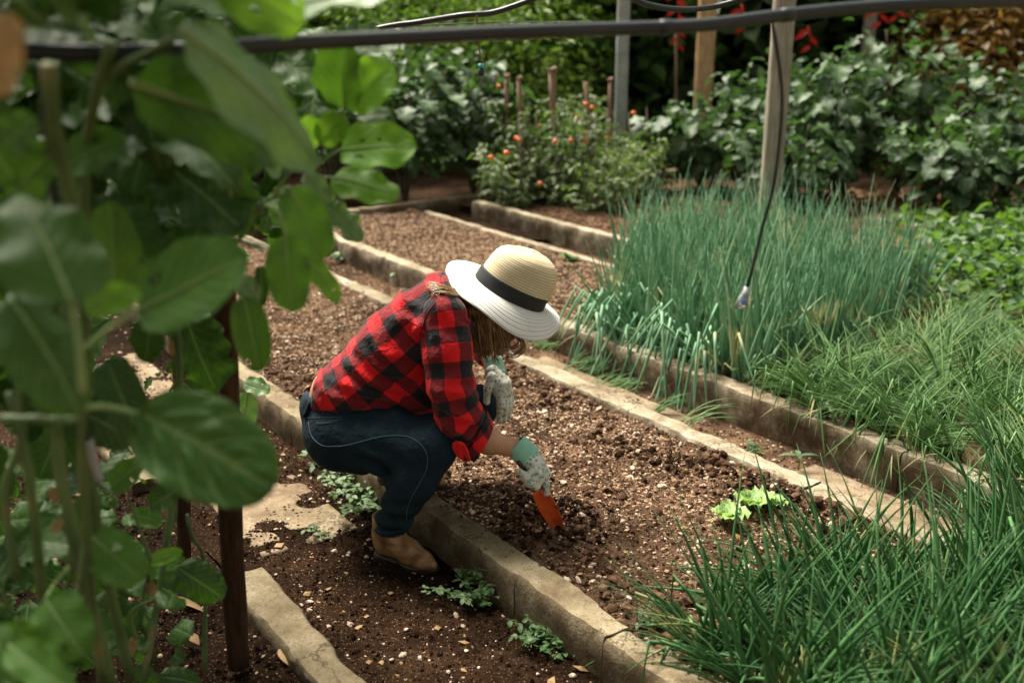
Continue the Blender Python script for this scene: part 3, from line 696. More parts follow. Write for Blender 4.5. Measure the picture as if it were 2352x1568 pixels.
scatter('soil_clods', 'brown crumbs on the farthest bed', 'soil', 9000, (4.4, 7.3, 4.9, 6.6), z_bed2, 0.004, 0.014, M['clod'], 'oct', power=3, seed=11)
scatter('path_gravel', 'earth crumbs and gravel on the path by the spring onions', 'gravel', 7000, (1.0, 7.4, 2.83, 3.19), z_path2, 0.002, 0.010, M['clod'], 'oct', power=3, seed=12)
scatter('path_gravel', 'pale gravel on the path by the spring onions', 'gravel', 2600, (1.0, 7.4, 2.83, 3.19), z_path2, 0.002, 0.009, M['pebble'], 'oct', power=3, seed=13)
scatter('soil_spill', 'soil crumbs spilled on the kerb tops beside the dug bed', 'soil', 900, (1.0, 4.5, 1.60, 1.69), lambda u, v: 0.127 + 0 * u, 0.002, 0.007, M['clod'], 'oct', power=3, seed=14, keep=lambda u, v: np.clip((v - 1.59) * 7, 0, 1))
scatter('soil_spill', 'soil crumbs spilled over the flush kerb', 'soil', 900, (1.0, 3.2, 2.70, 2.80), lambda u, v: 0.122 + 0 * u, 0.002, 0.008, M['clod'], 'oct', power=3, seed=15, keep=lambda u, v: np.clip((2.80 - v) * 8, 0, 1) * patch(5, 3, 0.0)(u, v))
# ------------------------------------------------------------------ leaf builders
def leaf_geo(L, Wd, nu=6, nv=9, bend=0.5, cup=0.2, wave=0.0, wn_=5, shape='ovate', quilt=0.0, lobes=0, twist=0.0, seed=0, fold=0.0, qa=2.5, qv=7, holes=0):
    """leaf along +Y from the origin, face up +Z. returns verts, faces, uv"""
    rs = random.Random(seed); V = []; UV = []; F = []
    ph = rs.uniform(0, 6)
    for j in range(nv + 1):
        t = j / nv
        if shape == 'ovate': w = math.sin(math.pi * min(1, (t ** 0.72))) ** 0.7 if 0 < t < 1 else 0.0
        elif shape == 'round': w = math.sqrt(max(0, 1 - (2 * t - 1) ** 2)) ** 0.85
        elif shape == 'lance': w = math.sin(math.pi * t ** 0.8) if 0 < t < 1 else 0
        elif shape == 'kale': w = (math.sqrt(max(0, 1 - (2 * t ** 0.85 - 1) ** 2)) ** 0.9)
        else: w = math.sin(math.pi * t)
        if lobes and 0 < t < 1: w *= 1 + 0.22 * math.sin(t * math.pi * 2 * lobes + ph * 0.2)
        w = max(w, 0.03)
        ang = bend * t; y = L * (math.sin(ang) / bend if abs(bend) > 1e-3 else t) ; z = -L * ((1 - math.cos(ang)) / bend if abs(bend) > 1e-3 else 0)
        tw = twist * t
        for i in range(nu + 1):
            s = i / nu * 2 - 1
            x = s * w * Wd / 2
            h = cup * Wd / 2 * (s * s) * w + fold * abs(s) * Wd / 2 * w
            h += wave * Wd * math.sin(wn_ * math.pi * t + ph + (0 if s < 0 else 1.3)) * abs(s) ** 2
            if quilt: h += quilt * Wd * abs(math.sin(s * qa * math.pi)) * abs(math.sin((t - 0.375 * abs(s)) * qv * math.pi)) * (1 - abs(s) ** 4)
            h += 0.03 * Wd * (mnoise.noise(Vector((x / Wd * 3 + seed * 1.7, t * 3, seed)))) * (1 + 1.5 * abs(s))
            xx = x * math.cos(tw) - h * math.sin(tw); hh = x * math.sin(tw) + h * math.cos(tw)
            V.append((xx, y + hh * math.sin(ang), z + hh * math.cos(ang))); UV.append((i / nu, t))
    for j in range(nv):
        for i in range(nu):
            a = j * (nu + 1) + i; F.append((a, a + 1, a + nu + 2, a + nu + 1))
    return V, F, UV
def frame(y, z):
    y = Vector(y).normalized(); z = Vector(z); z = (z - y * z.dot(y)); z = z.normalized() if z.length > 1e-5 else y.orthogonal().normalized()
    x = y.cross(z); return Matrix(((x.x, y.x, z.x), (x.y, y.y, z.y), (x.z, y.z, z.z)))

def cloud(n, rx, ry, rz, size, seed, shell=0.55, clump=9, up=0.6, zc=None, aspect=1.9, droop=0.0, cfn=None):
    """n bent leaves in an uneven ellipsoidal crown: 4 quads each"""
    rs = np.random.RandomState(seed); zc = rz if zc is None else zc
    c = rs.normal(size=(clump, 3)); c /= np.linalg.norm(c, axis=1)[:, None]; c *= rs.uniform(0.35, 1.0, (clump, 1))
    pick = rs.randint(0, clump, n)
    p = c[pick] * (1 - 0.25) + rs.normal(size=(n, 3)) * 0.20 * (0.7 + 0.6 * rs.uniform(size=(n, 1)))
    m = rs.uniform(size=n) < 0.45; q = rs.normal(size=(n, 3)); q /= np.linalg.norm(q, axis=1)[:, None]
    p[m] = q[m] * (shell + (1 - shell) * rs.uniform(size=(m.sum(), 1)) ** 0.6)
    P = p * np.array([rx, ry, rz]); P[:, 2] += zc
    P[:, 2] = np.abs(P[:, 2])
    d = rs.normal(size=(n, 3)) + p * 0.9; d[:, 2] = d[:, 2] * 0.5 - droop; d /= np.linalg.norm(d, axis=1)[:, None]
    nn = rs.normal(size=(n, 3)) * 0.55 + np.array([0, 0, up]) + p * 0.3
    nn -= d * (nn * d).sum(1)[:, None]; nn /= np.linalg.norm(nn, axis=1)[:, None]; x = np.cross(d, nn)
    s = size * rs.uniform(0.55, 1.25, n)[:, None]; w = s / aspect
    rows = [(0.0, 0.05, 0.0), (0.38, 0.5, 0.05), (0.72, 0.36, 0.0), (1.0, 0.03, -0.12)]
    V = np.zeros((n, 12, 3)); UV = np.zeros((n, 12, 2))
    for r, (t, hw, h) in enumerate(rows):
        cpt = P + d * s * t + nn * s * h
        for k, sg in enumerate((-1, 0, 1)):
            V[:, r * 3 + k] = cpt + x * w * hw * sg * 1.0 + nn * w * 0.18 * abs(sg)
            UV[:, r * 3 + k] = (0.5 + 0.5 * sg, t)
    b = []
    for r in range(3):
        for k in range(2): a = r * 3 + k; b.append((a, a + 1, a + 4, a + 3))
    F = (np.array(b)[None] + (np.arange(n) * 12)[:, None, None]).reshape(-1, 4)
    return V.reshape(-1, 3), F, UV.reshape(-1, 2)

# ------------------------------------------------------------------ far vegetation
def bush_proto(mat, n, rx, ry, rz, size, seed, **k):
    v, f, uv = cloud(n, rx, ry, rz, size, seed, **k); return mesh('crown', v, f, mat, uv=uv)
def trunk_mesh(h, r, mat, seed=0, n=5):
    mb = MB(); rs = random.Random(seed)
    mb.tube([(0, 0, 0), (0.02, 0.01, h * 0.5), (-0.01, 0.03, h)], [r, r * 0.8, r * 0.5], 7)
    for i in range(n):
        a = rs.uniform(0, 6.28); z0 = h * rs.uniform(0.3, 0.9)
        mb.tube([(0, 0, z0), (math.cos(a) * h * 0.2, math.sin(a) * h * 0.2, z0 + h * 0.2), (math.cos(a) * h * 0.4, math.sin(a) * h * 0.4, z0 + h * 0.5)], [r * 0.5, r * 0.35, r * 0.15], 5)
    return mb.mesh('trunk', mat)
protoT = trunk_mesh(1.1, 0.07, M['stem_dark'], 2)
PB = {
 'green': [bush_proto(M['bush'], 3200, 1.3, 1.0, 1.25, 0.20, 10 + i, clump=12) for i in range(2)],
 'dark': [bush_proto(M['bush_dark'], 2600, 1.4, 1.1, 1.5, 0.30, 20 + i, clump=10, droop=0.3) for i in range(2)],
 'fern': [bush_proto(M['bush_yellow'], 6500, 1.2, 0.9, 1.15, 0.10, 30 + i, clump=16, droop=0.4, aspect=2.6) for i in range(2)],
 'orange': [bush_proto(M['croton'], 3200, 1.0, 0.8, 1.1, 0.15, 40, clump=14, droop=0.5, aspect=2.8)],
}
BG = [  # x, y, scale, kind, label
 (-5.2, 12.0, 1.2, 'dark', 'dark broad shrub behind the large-leaved plants at far left'),
 (-3.6, 11.6, 1.1, 'green', 'green shrub behind the left aubergine plants'),
 (-2.2, 12.4, 1.25, 'fern', 'feathery green shrub above the left aubergine plants'),
 (-0.9, 11.6, 1.0, 'fern', 'feathery yellow-green shrub behind the hanging blue dripper'),
 (0.1, 12.0, 1.1, 'fern', 'bright feathery shrub behind the bare stakes'),
 (1.1, 12.8, 1.25, 'green', 'leafy green shrub left of the grey concrete post'),
 (0.4, 14.5, 1.6, 'green', 'tall leafy tree behind the feathery shrubs'),
 (2.2, 12.6, 1.2, 'dark', 'dark big-leaved shrub right of the grey concrete post'),
 (3.5, 13.2, 1.4, 'dark', 'dark shrub behind the pale wooden post'),
 (4.6, 12.6, 1.25, 'fern', 'shrub with fine yellow-green leaves behind the front post'),
 (4.75, 11.2, 1.0, 'orange', 'shrub with orange-brown leaves right of the front post'),
 (5.7, 11.3, 1.15, 'orange', 'shrub with orange-yellow hanging leaves at the top right'),
 (6.9, 14.0, 1.7, 'dark', 'tall dark tree in the top right corner'),
 (8.6, 12.4, 1.5, 'dark', 'dark shrub at the far right edge'),
 (-2.4, 15.0, 1.7, 'dark', 'tall dark tree behind the feathery shrubs at left'),
 (3.0, 15.6, 1.8, 'green', 'tall green tree in the background right of centre'),
 (-6.5, 14.5, 1.9, 'dark', 'tall dark tree at the left of the background'),
 (5.2, 15.5, 1.9, 'dark', 'tall dark tree behind the orange-leaved shrub'),
]
for i, (x, y, s, k, lab) in enumerate(BG):
    r = empty('garden_shrub' if s < 1.5 else 'background_tree', (x, y, -0.05), R.uniform(0, 6)); r.scale = (s, s, s * R.uniform(0.95, 1.1))
    tag(r, lab, 'shrub' if s < 1.5 else 'tree', 'background shrubs and trees')
    link('crown', R.choice(PB[k]), r); link('trunk', protoT, r)
v, f, uv = cloud(9000, 14, 1.6, 2.6, 0.42, 77, clump=60, zc=2.2)
o = link('far_foliage', mesh('far_foliage', v, f, M['bush_dark'], uv=uv), None, (1.0, 18.5, 0)); tag(o, 'dense dark foliage closing off the far end of the garden', 'foliage', kind='stuff')
v, f, uv = cloud(9000, 16, 1.2, 3.2, 0.6, 78, clump=60, zc=2.2)
o = link('far_foliage', mesh('far_foliage', v, f, M['bush'], uv=uv), None, (1.0, 20.5, 0)); tag(o, 'mass of green trees beyond the garden', 'foliage', kind='stuff')

# ------------------------------------------------------------------ aubergine plants
EL = []
for i in range(6):
    v, f, uv = leaf_geo(0.20, 0.15, 6, 8, bend=[0.5, 0.8, 0.3, 1.1, 0.6, 0.9][i], cup=[0.15, -0.1, 0.25, 0.1, -0.15, 0.2][i], wave=0.07, lobes=3, seed=i + 3, shape='ovate', fold=0.18)
    EL.append(mesh('leaf', v, f, M['eggplant'], uv=uv))
def eggplant(x, y, h, rx, seed, label, nleaf=120, fill=260, group='aubergine plants at the back', z0=0.0):
    rs = random.Random(seed); root = empty('aubergine_plant', (x, y, z0)); tag(root, label, 'plant', group)
    mb = MB(); tips = []
    for k in range(9):
        a = rs.uniform(0, 6.28); r = rx * rs.uniform(0.25, 0.9); hh = h * rs.uniform(0.7, 0.98) * (1 - 0.25 * (r / rx) ** 2)
        P = smooth_path([(0, 0, 0), (math.cos(a) * r * 0.25, math.sin(a) * r * 0.25, hh * 0.35), (math.cos(a) * r * 0.65, math.sin(a) * r * 0.65, hh * 0.7), (math.cos(a) * r, math.sin(a) * r, hh)], 4)
        mb.tube(P, [0.014 - 0.010 * i / len(P) for i in range(len(P))], 5); tips.append(P)
    mb.build('stems', M['stem_dark'], root)
    n = 0
    while n < nleaf:
        P = rs.choice(tips); p = P[rs.randrange(4, len(P))]
        a = rs.uniform(0, 6.28); off = Vector((math.cos(a), math.sin(a), 0)) * rs.uniform(0.02, rx * 0.42) + Vector((0, 0, rs.uniform(-0.10, 0.08)))
        q = p + off
        if q.z < 0.30: continue
        out = Vector((q.x, q.y, 0)) * 1.2 + Vector((math.cos(a), math.sin(a), 0)) * 0.8
        o = link('leaf', rs.choice(EL), root, q)
        d = Vector((out.x, out.y, -0.25 + rs.uniform(-0.5, 0.35))).normalized()
        m = frame(d, Vector((rs.uniform(-.5, .5), rs.uniform(-.5, .5), 1)))
        s = rs.uniform(0.6, 1.15); o.rotation_euler = m.to_euler(); o.scale = (s, s, s); n += 1
    v, f, uv = cloud(fill, rx, rx, h * 0.36, 0.10, seed, zc=h * 0.62, clump=10, aspect=1.4)
    tag(link('inner_foliage', mesh('inner_foliage', v, f, M['eggplant'], uv=uv), root), kind='stuff')
    return root
EG = [
 (-0.95, 9.2, 1.45, 0.58, 'leafy aubergine plant at the left of the background'),
 (-0.35, 9.6, 1.38, 0.52, 'aubergine plant under the hanging blue dripper'),
 (-1.6, 9.4, 1.42, 0.5, 'aubergine plant half hidden by the bright kale leaves'),
 (-2.4, 9.6, 1.2, 0.5, 'aubergine plant hidden behind the kale at left'),
 (1.75, 9.4, 1.08, 0.5, 'low aubergine plant just right of the grey concrete post'),
 (2.35, 9.6, 1.32, 0.55, 'aubergine plant in front of the pale wooden post'),
 (2.25, 8.6, 0.85, 0.5, 'aubergine plant spreading low left of the front post'),
 (2.9, 9.2, 1.45, 0.55, 'tall aubergine plant right of the front post'),
 (3.5, 9.5, 1.66, 0.62, 'tallest aubergine plant with bright upper leaves'),
 (3.5, 8.4, 0.95, 0.55, 'low aubergine plant right of the front post'),
 (4.25, 9.0, 1.42, 0.6, 'big aubergine plant left of the orange-leaved shrub'),
 (4.35, 7.9, 0.9, 0.5, 'shaded aubergine plant above the ground cover'),
 (4.95, 8.4, 1.05, 0.55, 'aubergine plant nearest the right edge of the bed'),
 (5.2, 9.6, 1.15, 0.6, 'dark aubergine plant below the orange leaves'),
]
for i, (x, y, h, rx, lab) in enumerate(EG): eggplant(x, y, h, rx, 50 + i, lab, nleaf=(80 if 'hidden' in lab else 150))

# ------------------------------------------------------------------ tomato plants
def tomato_mesh(h, r, seed):
    """scraggly plant: leaflets hung along wandering stems"""
    rs = random.Random(seed); st = []; lm = MB()
    for k in range(7):
        a = rs.uniform(0, 6.28); rr = r * rs.uniform(0.3, 1.0); hh = h * rs.uniform(0.55, 1.08); b = a + rs.uniform(-1, 1)
        st.append(smooth_path([(0, 0, 0.02), (math.cos(a) * rr * 0.5, math.sin(a) * rr * 0.5, hh * 0.4), (math.cos(b) * rr * 0.8, math.sin(b) * rr * 0.8, hh * 0.75), (math.cos(b) * rr, math.sin(b) * rr, hh)], 6))
    v0, f0, uv0 = leaf_geo(1.0, 0.5, 2, 3, bend=0.7, shape='lance', fold=0.2)
    for P in st:
        for q in range(26):
            p = P[rs.randrange(2, len(P))]; a = rs.uniform(0, 6.28); d = Vector((math.cos(a), math.sin(a), rs.uniform(-0.7, 0.4))).normalized(); L = rs.uniform(0.08, 0.17)
            for s_ in range(5):
                c = p + d * L * (0.35 + 0.16 * s_); dd = (d + Vector((rs.uniform(-.9, .9), rs.uniform(-.9, .9), rs.uniform(-.6, .2)))).normalized(); m = frame(dd, (rs.uniform(-.5, .5), rs.uniform(-.5, .5), 1)); s = rs.uniform(0.035, 0.07)
                lm.add([c + m @ (Vector(x) * s) for x in v0], f0, uv0)
        lm.tube(P, 0.006, 4)
    return lm.mesh('foliage', M['tomato_leaf'])
TM = [tomato_mesh(0.98, 0.30, 90), tomato_mesh(0.85, 0.34, 91), tomato_mesh(0.62, 0.36, 92)]
mb = MB(); mb.tube([(0, 0, 0), (0.03, 0, 0.4), (0, 0.03, 0.85)], [0.012, 0.01, 0.005], 5); TS = mb.mesh('stem', M['stem_dark'])
def sphere(r, nu=14, nv=10, squash=0.9):
    V = []; F = []
    for j in range(nv + 1):
        for i in range(nu):
            t = math.pi * j / nv; a = 2 * math.pi * i / nu; rr = r * (math.sin(t) * (1 + 0.04 * math.cos(5 * a)))
            V.append((rr * math.cos(a), rr * math.sin(a), r * squash * math.cos(t) - 0.12 * r * math.exp(-(t / 0.35) ** 2)))
    for j in range(nv):
        for i in range(nu): a = j * nu + i; b = j * nu + (i + 1) % nu; F.append((a, a + nu, b + nu, b))
    return V, F
v, f = sphere(0.023); TOM = mesh('tomato', v, f, M['tomato'])
TP = [(1150, 9.3, 0), (1230, 9.0, 1), (1290, 9.5, 0), (1330, 8.9, 1), (1390, 9.3, 2), (1440, 9.0, 2), (1190, 8.6, 2), (1270, 8.75, 2), (1365, 8.55, 2), (1350, 9.9, 0), (1480, 9.4, 2)]
tl = ['leftmost tomato plant, beside the aubergines', 'tomato plant around the second stake', 'tomato plant behind the thick bare stake', 'tomato plant right of the thick stake, with fruit', 'tomato plant around the leaning stake', 'tomato plant at the foot of the grey post',
      'low tomato plant spilling over the kerb at left', 'low tomato plant in the middle over the kerb', 'low tomato plant over the kerb at right', 'tomato plant at the back of the row', 'rightmost tomato plant next to the aubergines']
fruits = {1: [(1193, 322), (1187, 318)], 2: [(1240, 290), (1276, 291)], 3: [(1311, 323), (1275, 325), (1343, 322)], 4: [(1345, 240), (1360, 248), (1325, 272)], 5: [(1395, 318), (1342, 306)], 6: [(1128, 362), (1163, 352)], 7: [(1240, 422)], 0: [(1146, 198)], 10: [(1455, 260)]}
for i, (px, Y, k) in enumerate(TP):
    X = (px - 1176) / 2400 * Y
    r = empty('tomato_plant', (X, Y, 0.0), 0); tag(r, tl[i], 'plant', 'tomato plants tied to stakes')
    o = link('foliage', TM[k], r, rot=(0, 0, R.uniform(0, 6))); tag(o, kind='stuff'); link('stem', TS, r)
    for (fx, fy) in fruits.get(i, []):
        p = W(fx, fy, Y - 0.27 + R.uniform(-.06, .06)) - Vector((X, Y, 0)); s = R.uniform(0.8, 1.15); link('tomato', TOM, r, p, scale=(s, s, s))
def stake(px, pyt, Y, rad, label, mat, lean=0.0, cap=True, pybase=None):
    b = W(px + lean, 420, Y); b.z = -0.03; t = W(px, pyt, Y); root = empty('garden_stake', b); tag(root, label, 'stake', 'bare stakes among the tomatoes')
    mb = MB(); pts = [b + (t - b) * k / 5 + Vector((R.uniform(-1, 1), 0, 0)) * 0.006 for k in range(6)]; mb.tube([p - b for p in pts], [rad * R.uniform(0.9, 1.1) for _ in pts], 7); mb.build('shaft', mat, root)
    if cap:
        mb = MB(); d = t - b; mb.tube([d - Vector((0, 0, 0.012)), d + Vector((0.004, 0, 0.004)), d + Vector((0, 0, 0.012))], [rad * 1.25, rad * 1.7, rad * 1.3], 8); mb.build('splayed_top', mat, root)
stake(1163, 175, 9.25, 0.019, 'leftmost thin brown stake with a splayed top', M['stake_pale'])
stake(1192, 180, 9.1, 0.019, 'thin brown stake beside the leftmost one', M['stake_pale'], 5)
stake(1267, 160, 9.15, 0.028, 'thick pale stake with a forked top in the middle', M['stake_pale'], 12)
stake(1345, 190, 9.4, 0.018, 'thin leaning stake without a cap', M['stake_pale'], 22, cap=False)
stake(1401, 183, 9.6, 0.018, 'short thin stake just left of the grey concrete post', M['stake_pale'])
stake(1208, 205, 10.4, 0.03, 'blurred pale stake behind the two thin ones', M['stake_pale'], 0, cap=False)
stake(1552, 60, 11.0, 0.014, 'thin stake beneath the red flower spike', M['stake_pale'], 0, cap=False)

# posts
def post(name, label, px, Y, w, dpt, h, mat, group=None, lean=0.0, seed=1, round_=False):
    X = (px - 1176) / 2400 * (Y * CP + 0.5 * SP); root = empty(name, (X, Y, -0.05)); tag(root, label, 'post', group); k = 14; V = []; n = 40
    for j in range(n + 1):
        z = h * j / n
        for i in range(k):
            a = 2 * math.pi * (i + 0.5) / k; c, s = math.cos(a), math.sin(a)
            q = 1.0 if round_ else (abs(c) ** 6 + abs(s) ** 6) ** (-1 / 6)
            e = 1 + 0.05 * float(vn3(c * 2, s * 2, z * 4, seed)) + 0.03 * float(vn3(c * 5, s * 5, z * 14, seed))
            V.append((c * q * w / 2 * e + lean * z, s * q * dpt / 2 * e, z))
    F = [(j * k + i, j * k + (i + 1) % k, (j + 1) * k + (i + 1) % k, (j + 1) * k + i) for j in range(n) for i in range(k)] + [tuple(range(n * k, n * k + k))]
    o = link('post_shaft', mesh('post_shaft', V, F, mat), root); return root
post('wooden_post', 'weathered wooden post behind the spring onions with a black hose hanging in front', 1787, 6.7, 0.125, 0.11, 3.0, M['post'], seed=3)
post('concrete_post', 'slim grey concrete post behind the tomato plants', 1429, 10.2, 0.115, 0.11, 3.0, M['post_grey'], seed=4)
post('wooden_post', 'orange-brown wooden post rising out of the aubergines', 1619, 10.6, 0.17, 0.15, 3.0, M['post_orange'], seed=5)
post('wooden_post', 'pale thin post in the shade behind the tall aubergine', 1990, 11.0, 0.12, 0.1, 3.0, M['post'], seed=6)

# red flower spikes
def redspike(px, py0, py1, Y, label):
    t = W(px, py0, Y); b = W(px + 6, py1, Y); root = empty('red_flower_spike', t); tag(root, label, 'flower', 'hanging red flowers at the back')
    mb = MB(); mb.tube([Vector((0, 0, 0)), (b - t) * 0.5 + Vector((0.02, 0, 0)), b - t], [0.008, 0.007, 0.004], 5); mb.build('stalk', M['redflower'], root)
    n = max(3, int((t - b).length / 0.07))
    v, f, uv = leaf_geo(0.15, 0.055, 4, 5, bend=0.9, fold=0.7, shape='lance', seed=2); me = mesh('bract', v, f, M['redflower'], uv=uv)
    for k in range(n):
        p = (b - t) * (k + 0.5) / n; o = link('bract', me, root, p); o.rotation_euler = frame(Vector((1 if k % 2 else -1, R.uniform(-.4, .4), -0.6)), (0, -1, 0.4)).to_euler(); s = 1.1 - 0.5 * k / n; o.scale = (s, s, s)
redspike(1552, -60, 115, 10.9, 'long hanging red flower spike left of the orange-brown post')
redspike(1703, 10, 75, 10.6, 'small red flower beside the front post')
redspike(2016, 10, 60, 10.8, 'small red flower above the tall aubergine')
redspike(1855, 60, 115, 10.5, 'red flower tip in the shade behind the aubergines')
redspike(2055, 0, 45, 10.8, 'faint red flower near the top right')

# ------------------------------------------------------------------ spring onions
def blade(L, r, seed, kink=None, lean=0.15, curve=0.3, k=5, n=8):
    rs = random.Random(seed); P = [Vector((0, 0, 0))]; a = rs.uniform(-0.25, 0.25); th = lean * rs.uniform(0.5, 1.3); d = Vector((math.cos(a), math.sin(a), 0)); n_ = n
    for i in range(1, n_ + 1):
        t = i / n_
        if kink and abs(t - kink) < 0.5 / n_: th += rs.uniform(1.3, 2.2)
        th += curve / n_ * rs.uniform(0.5, 1.5)
        P.append(P[-1] + (Vector((0, 0, 1)) * math.cos(th) + d * math.sin(th)) * L / n_)
    rad = [r * (0.75 + 0.4 * math.sin(math.pi * min(1, i / n_ * 1.2))) * (1 - (i / n_) ** 3) + 0.0004 for i in range(n_ + 1)]
    if kink:
        for i in range(n_ + 1):
            if abs(i / n_ - kink) < 0.6 / n_: rad[i] *= 0.6
    return P, rad
def blade_meshes(mat, Ls, r, kinks, lean, curve, seed0, cnt):
    out = []
    for i in range(cnt):
        mb = MB(); P, rad = blade(Ls * (0.75 + 0.5 * ((i * 0.37) % 1)), r * (0.8 + 0.4 * ((i * 0.61) % 1)), seed0 + i, kinks[i % len(kinks)], lean, curve); mb.tube(P, rad, 5); out.append(mb.mesh('blade', mat))
    return out
ON_UP = blade_meshes(M['onion'], 0.50, 0.0062, [None], 0.10, 0.22, 100, 8)
ON_DR = blade_meshes(M['onion'], 0.46, 0.0062, [0.45, 0.6, 0.35, None], 0.45, 0.7, 120, 8)
def hang_meshes(mat, L, r, seed0, cnt):
    out = []
    for i in range(cnt):
        rs = random.Random(seed0 + i); l = L * rs.uniform(0.8, 1.15); th = rs.uniform(0.1, 0.75); kk = rs.uniform(0.28, 0.65); n = 10; P = [Vector((0, 0, 0))]; az = 0; kinked = False
        for j in range(1, n + 1):
            if not kinked and j / n > kk: th = rs.uniform(2.2, 2.9); az = rs.uniform(-.4, .4); kinked = True
            elif kinked: th = min(3.0, th + rs.uniform(-.03, .06))
            else: th += rs.uniform(0, .12)
            P.append(P[-1] + Vector((math.sin(th) * math.cos(az), math.sin(th) * math.sin(az), math.cos(th))) * l / n)
        rad = [r * (0.8 + 0.3 * math.sin(math.pi * q / n)) * (1 - (q / n) ** 4) + 0.0005 for q in range(n + 1)]
        mb = MB(); mb.tube(P, rad, 5); out.append(mb.mesh('blade', mat))
    return out
ON_HG = hang_meshes(M['onion'], 0.68, 0.0066, 300, 12)
CH_HG = hang_meshes(M['chive'], 0.36, 0.0034, 330, 8)
FR_UP = blade_meshes(M['chive_front'], 0.42, 0.0050, [None], 0.22, 0.45, 140, 8)
FR_DR = blade_meshes(M['chive_front'], 0.40, 0.0050, [0.5, None, 0.65], 0.7, 0.8, 150, 8)
CH = blade_meshes(M['chive'], 0.34, 0.0030, [None, None, 0.7], 0.35, 0.7, 160, 8)
DRY = blade_meshes(M['dryblade'], 0.30, 0.003, [0.5, None], 0.6, 1.3, 170, 4)
def fine_mesh(mat, n, L, r, seed, lean=0.5, curve=0.9):
    mb = MB()
    for i in range(n):
        P, rad = blade(L * random.Random(seed + i).uniform(0.6, 1.15), r, seed * 7 + i, None, lean, curve, n=5)
        o = Vector((math.cos(i) * 0.02, math.sin(i * 1.7) * 0.02, 0)); mb.tube([p + o for p in P], rad, 3, cap=False) if False else mb.tube([P[j] + o for j in range(len(P))], rad, 3)
    return mb.mesh('fine_blades', mat)
CHF = [fine_mesh(M['chive'], 34, 0.30, 0.0018, 200 + i * 50) for i in range(3)]
FRF = [fine_mesh(M['chive_front'], 26, 0.33, 0.0024, 400 + i * 50, 0.6, 0.8) for i in range(3)]
def clump(name, p, label, group, up, dr, nu_, nd, fine=None, spread=0.035, dryn=0, bias=None, s0=1.0, rs=R):
    root = empty(name, p, 0); tag(root, label, 'onion plant' if 'onion' in name else 'chives', group)
    for k in range(nu_ + nd + dryn):
        ms = up if k < nu_ else (dr if k < nu_ + nd else DRY)
        a = rs.uniform(0, 6.28); rr = spread * math.sqrt(rs.random()); s = s0 * rs.uniform(0.8, 1.12)
        rz = rs.uniform(0, 6.28)
        o = link('blade', rs.choice(ms), root, (math.cos(a) * rr, math.sin(a) * rr, 0), (rs.uniform(-.08, .08), rs.uniform(-.08, .08), rz), (s, s, s))
        if bias is not None and k >= nu_ * 0.7:
            ax = Vector((0, 0, 1)).cross(bias); rz = math.atan2(bias.y, bias.x) + rs.gauss(0, 0.6); o.rotation_euler = (Matrix.Rotation(rs.uniform(-0.2, 0.45), 3, ax.normalized()) @ Matrix.Rotation(rz, 3, 'Z')).to_euler()
    if fine: tag(link('fine_blades', rs.choice(fine), root, rot=(0, 0, rs.uniform(0, 6)), scale=(s0,) * 3), kind='stuff')
    return root
def spots(u0, u1, v0, v1, du, dv, keep=lambda u, v: True, j=0.35, rs=R):
    out = []; u = u0
    while u < u1:
        v = v0
        while v < v1:
            a, b = u + rs.uniform(-j, j) * du, v + rs.uniform(-j, j) * dv
            if keep(a, b): out.append((a, b))
            v += dv
        u += du
    return out
back_v = VD * -1.0
def zone(u, v, us, vs, un, vn):
    a = sum(u > q for q in us); b = sum(v > q for q in vs); return un[a] + ' ' + vn[b]
for (u, v) in spots(2.75, 4.95, 3.38, 5.4, 0.135, 0.135, keep=lambda u, v: u < 3.85 + 0.95 * (v - 3.38) and 0.81 * u + 0.587 * v < 6.5 and u > 2.85 + 0.3 * max(0, v - 4.3) and v < 5.1):
    front = u > 2.98 and v < 3.54 or u > 2.98 and (v < 3.70 and R.random() < 0.55); side = 'at the left end' if u > 3.75 else ('in the middle' if u > 3.25 else 'at the right end')
    if front:
        clump('spring_onion', GV(u, v, 0.10), 'spring onion with bent blades drooping over the raised kerb, ' + side, 'spring onions drooping over the kerb ' + side, ON_UP, ON_HG if R.random() < 0.85 else ON_DR, 8, 9, dryn=3, bias=back_v)
    elif u > 3.65 + 0.95 * (v - 3.38):
        d = 'near the kerb' if v < 4.3 else 'at the back'
        clump('spring_onion', GV(u, v, 0.10), 'spring onion on the left rim of the onion bed, ' + d, 'spring onions on the left rim ' + d, ON_UP, ON_DR, 11, 3, s0=1.08)
    else:
        d = 'in front' if v < 4.1 else ('half way back' if v < 4.8 else 'in the rear rows')
        clump('spring_onion', GV(u, v, 0.10), 'upright spring onion in the dense bed, %s, %s' % (d, side), 'upright spring onions %s, %s' % (d, side), ON_UP, ON_DR, 11, 2, s0=1.12, dryn=1 if R.random() < 0.3 else 0)
for (u, v) in spots(0.85, 2.85, 3.36, 5.3, 0.145, 0.15, keep=lambda u, v: not (v > 4.75 and u > 1.9)):
    side = 'next to the spring onions' if u > 2.4 else ('midway along' if u > 1.7 else 'towards the right edge')
    if v < 3.5: clump('chive_clump', GV(u, v, 0.11), 'clump of chives splaying over the raised kerb, ' + side, 'chives splaying over the kerb ' + side, CH, CH_HG, 15, 9, CHF, 0.03, 3, bias=back_v, s0=R.uniform(0.95, 1.25))
    else:
        d = 'behind the kerb' if v < 4.1 else 'farther back'
        clump('chive_clump', GV(u, v, 0.10), 'clump of fine chives %s, %s' % (side, d), 'chives %s, %s' % (side, d), CH, CH, 12, 0, CHF, 0.04, 1 if R.random() < 0.3 else 0, s0=R.uniform(0.8, 1.35))
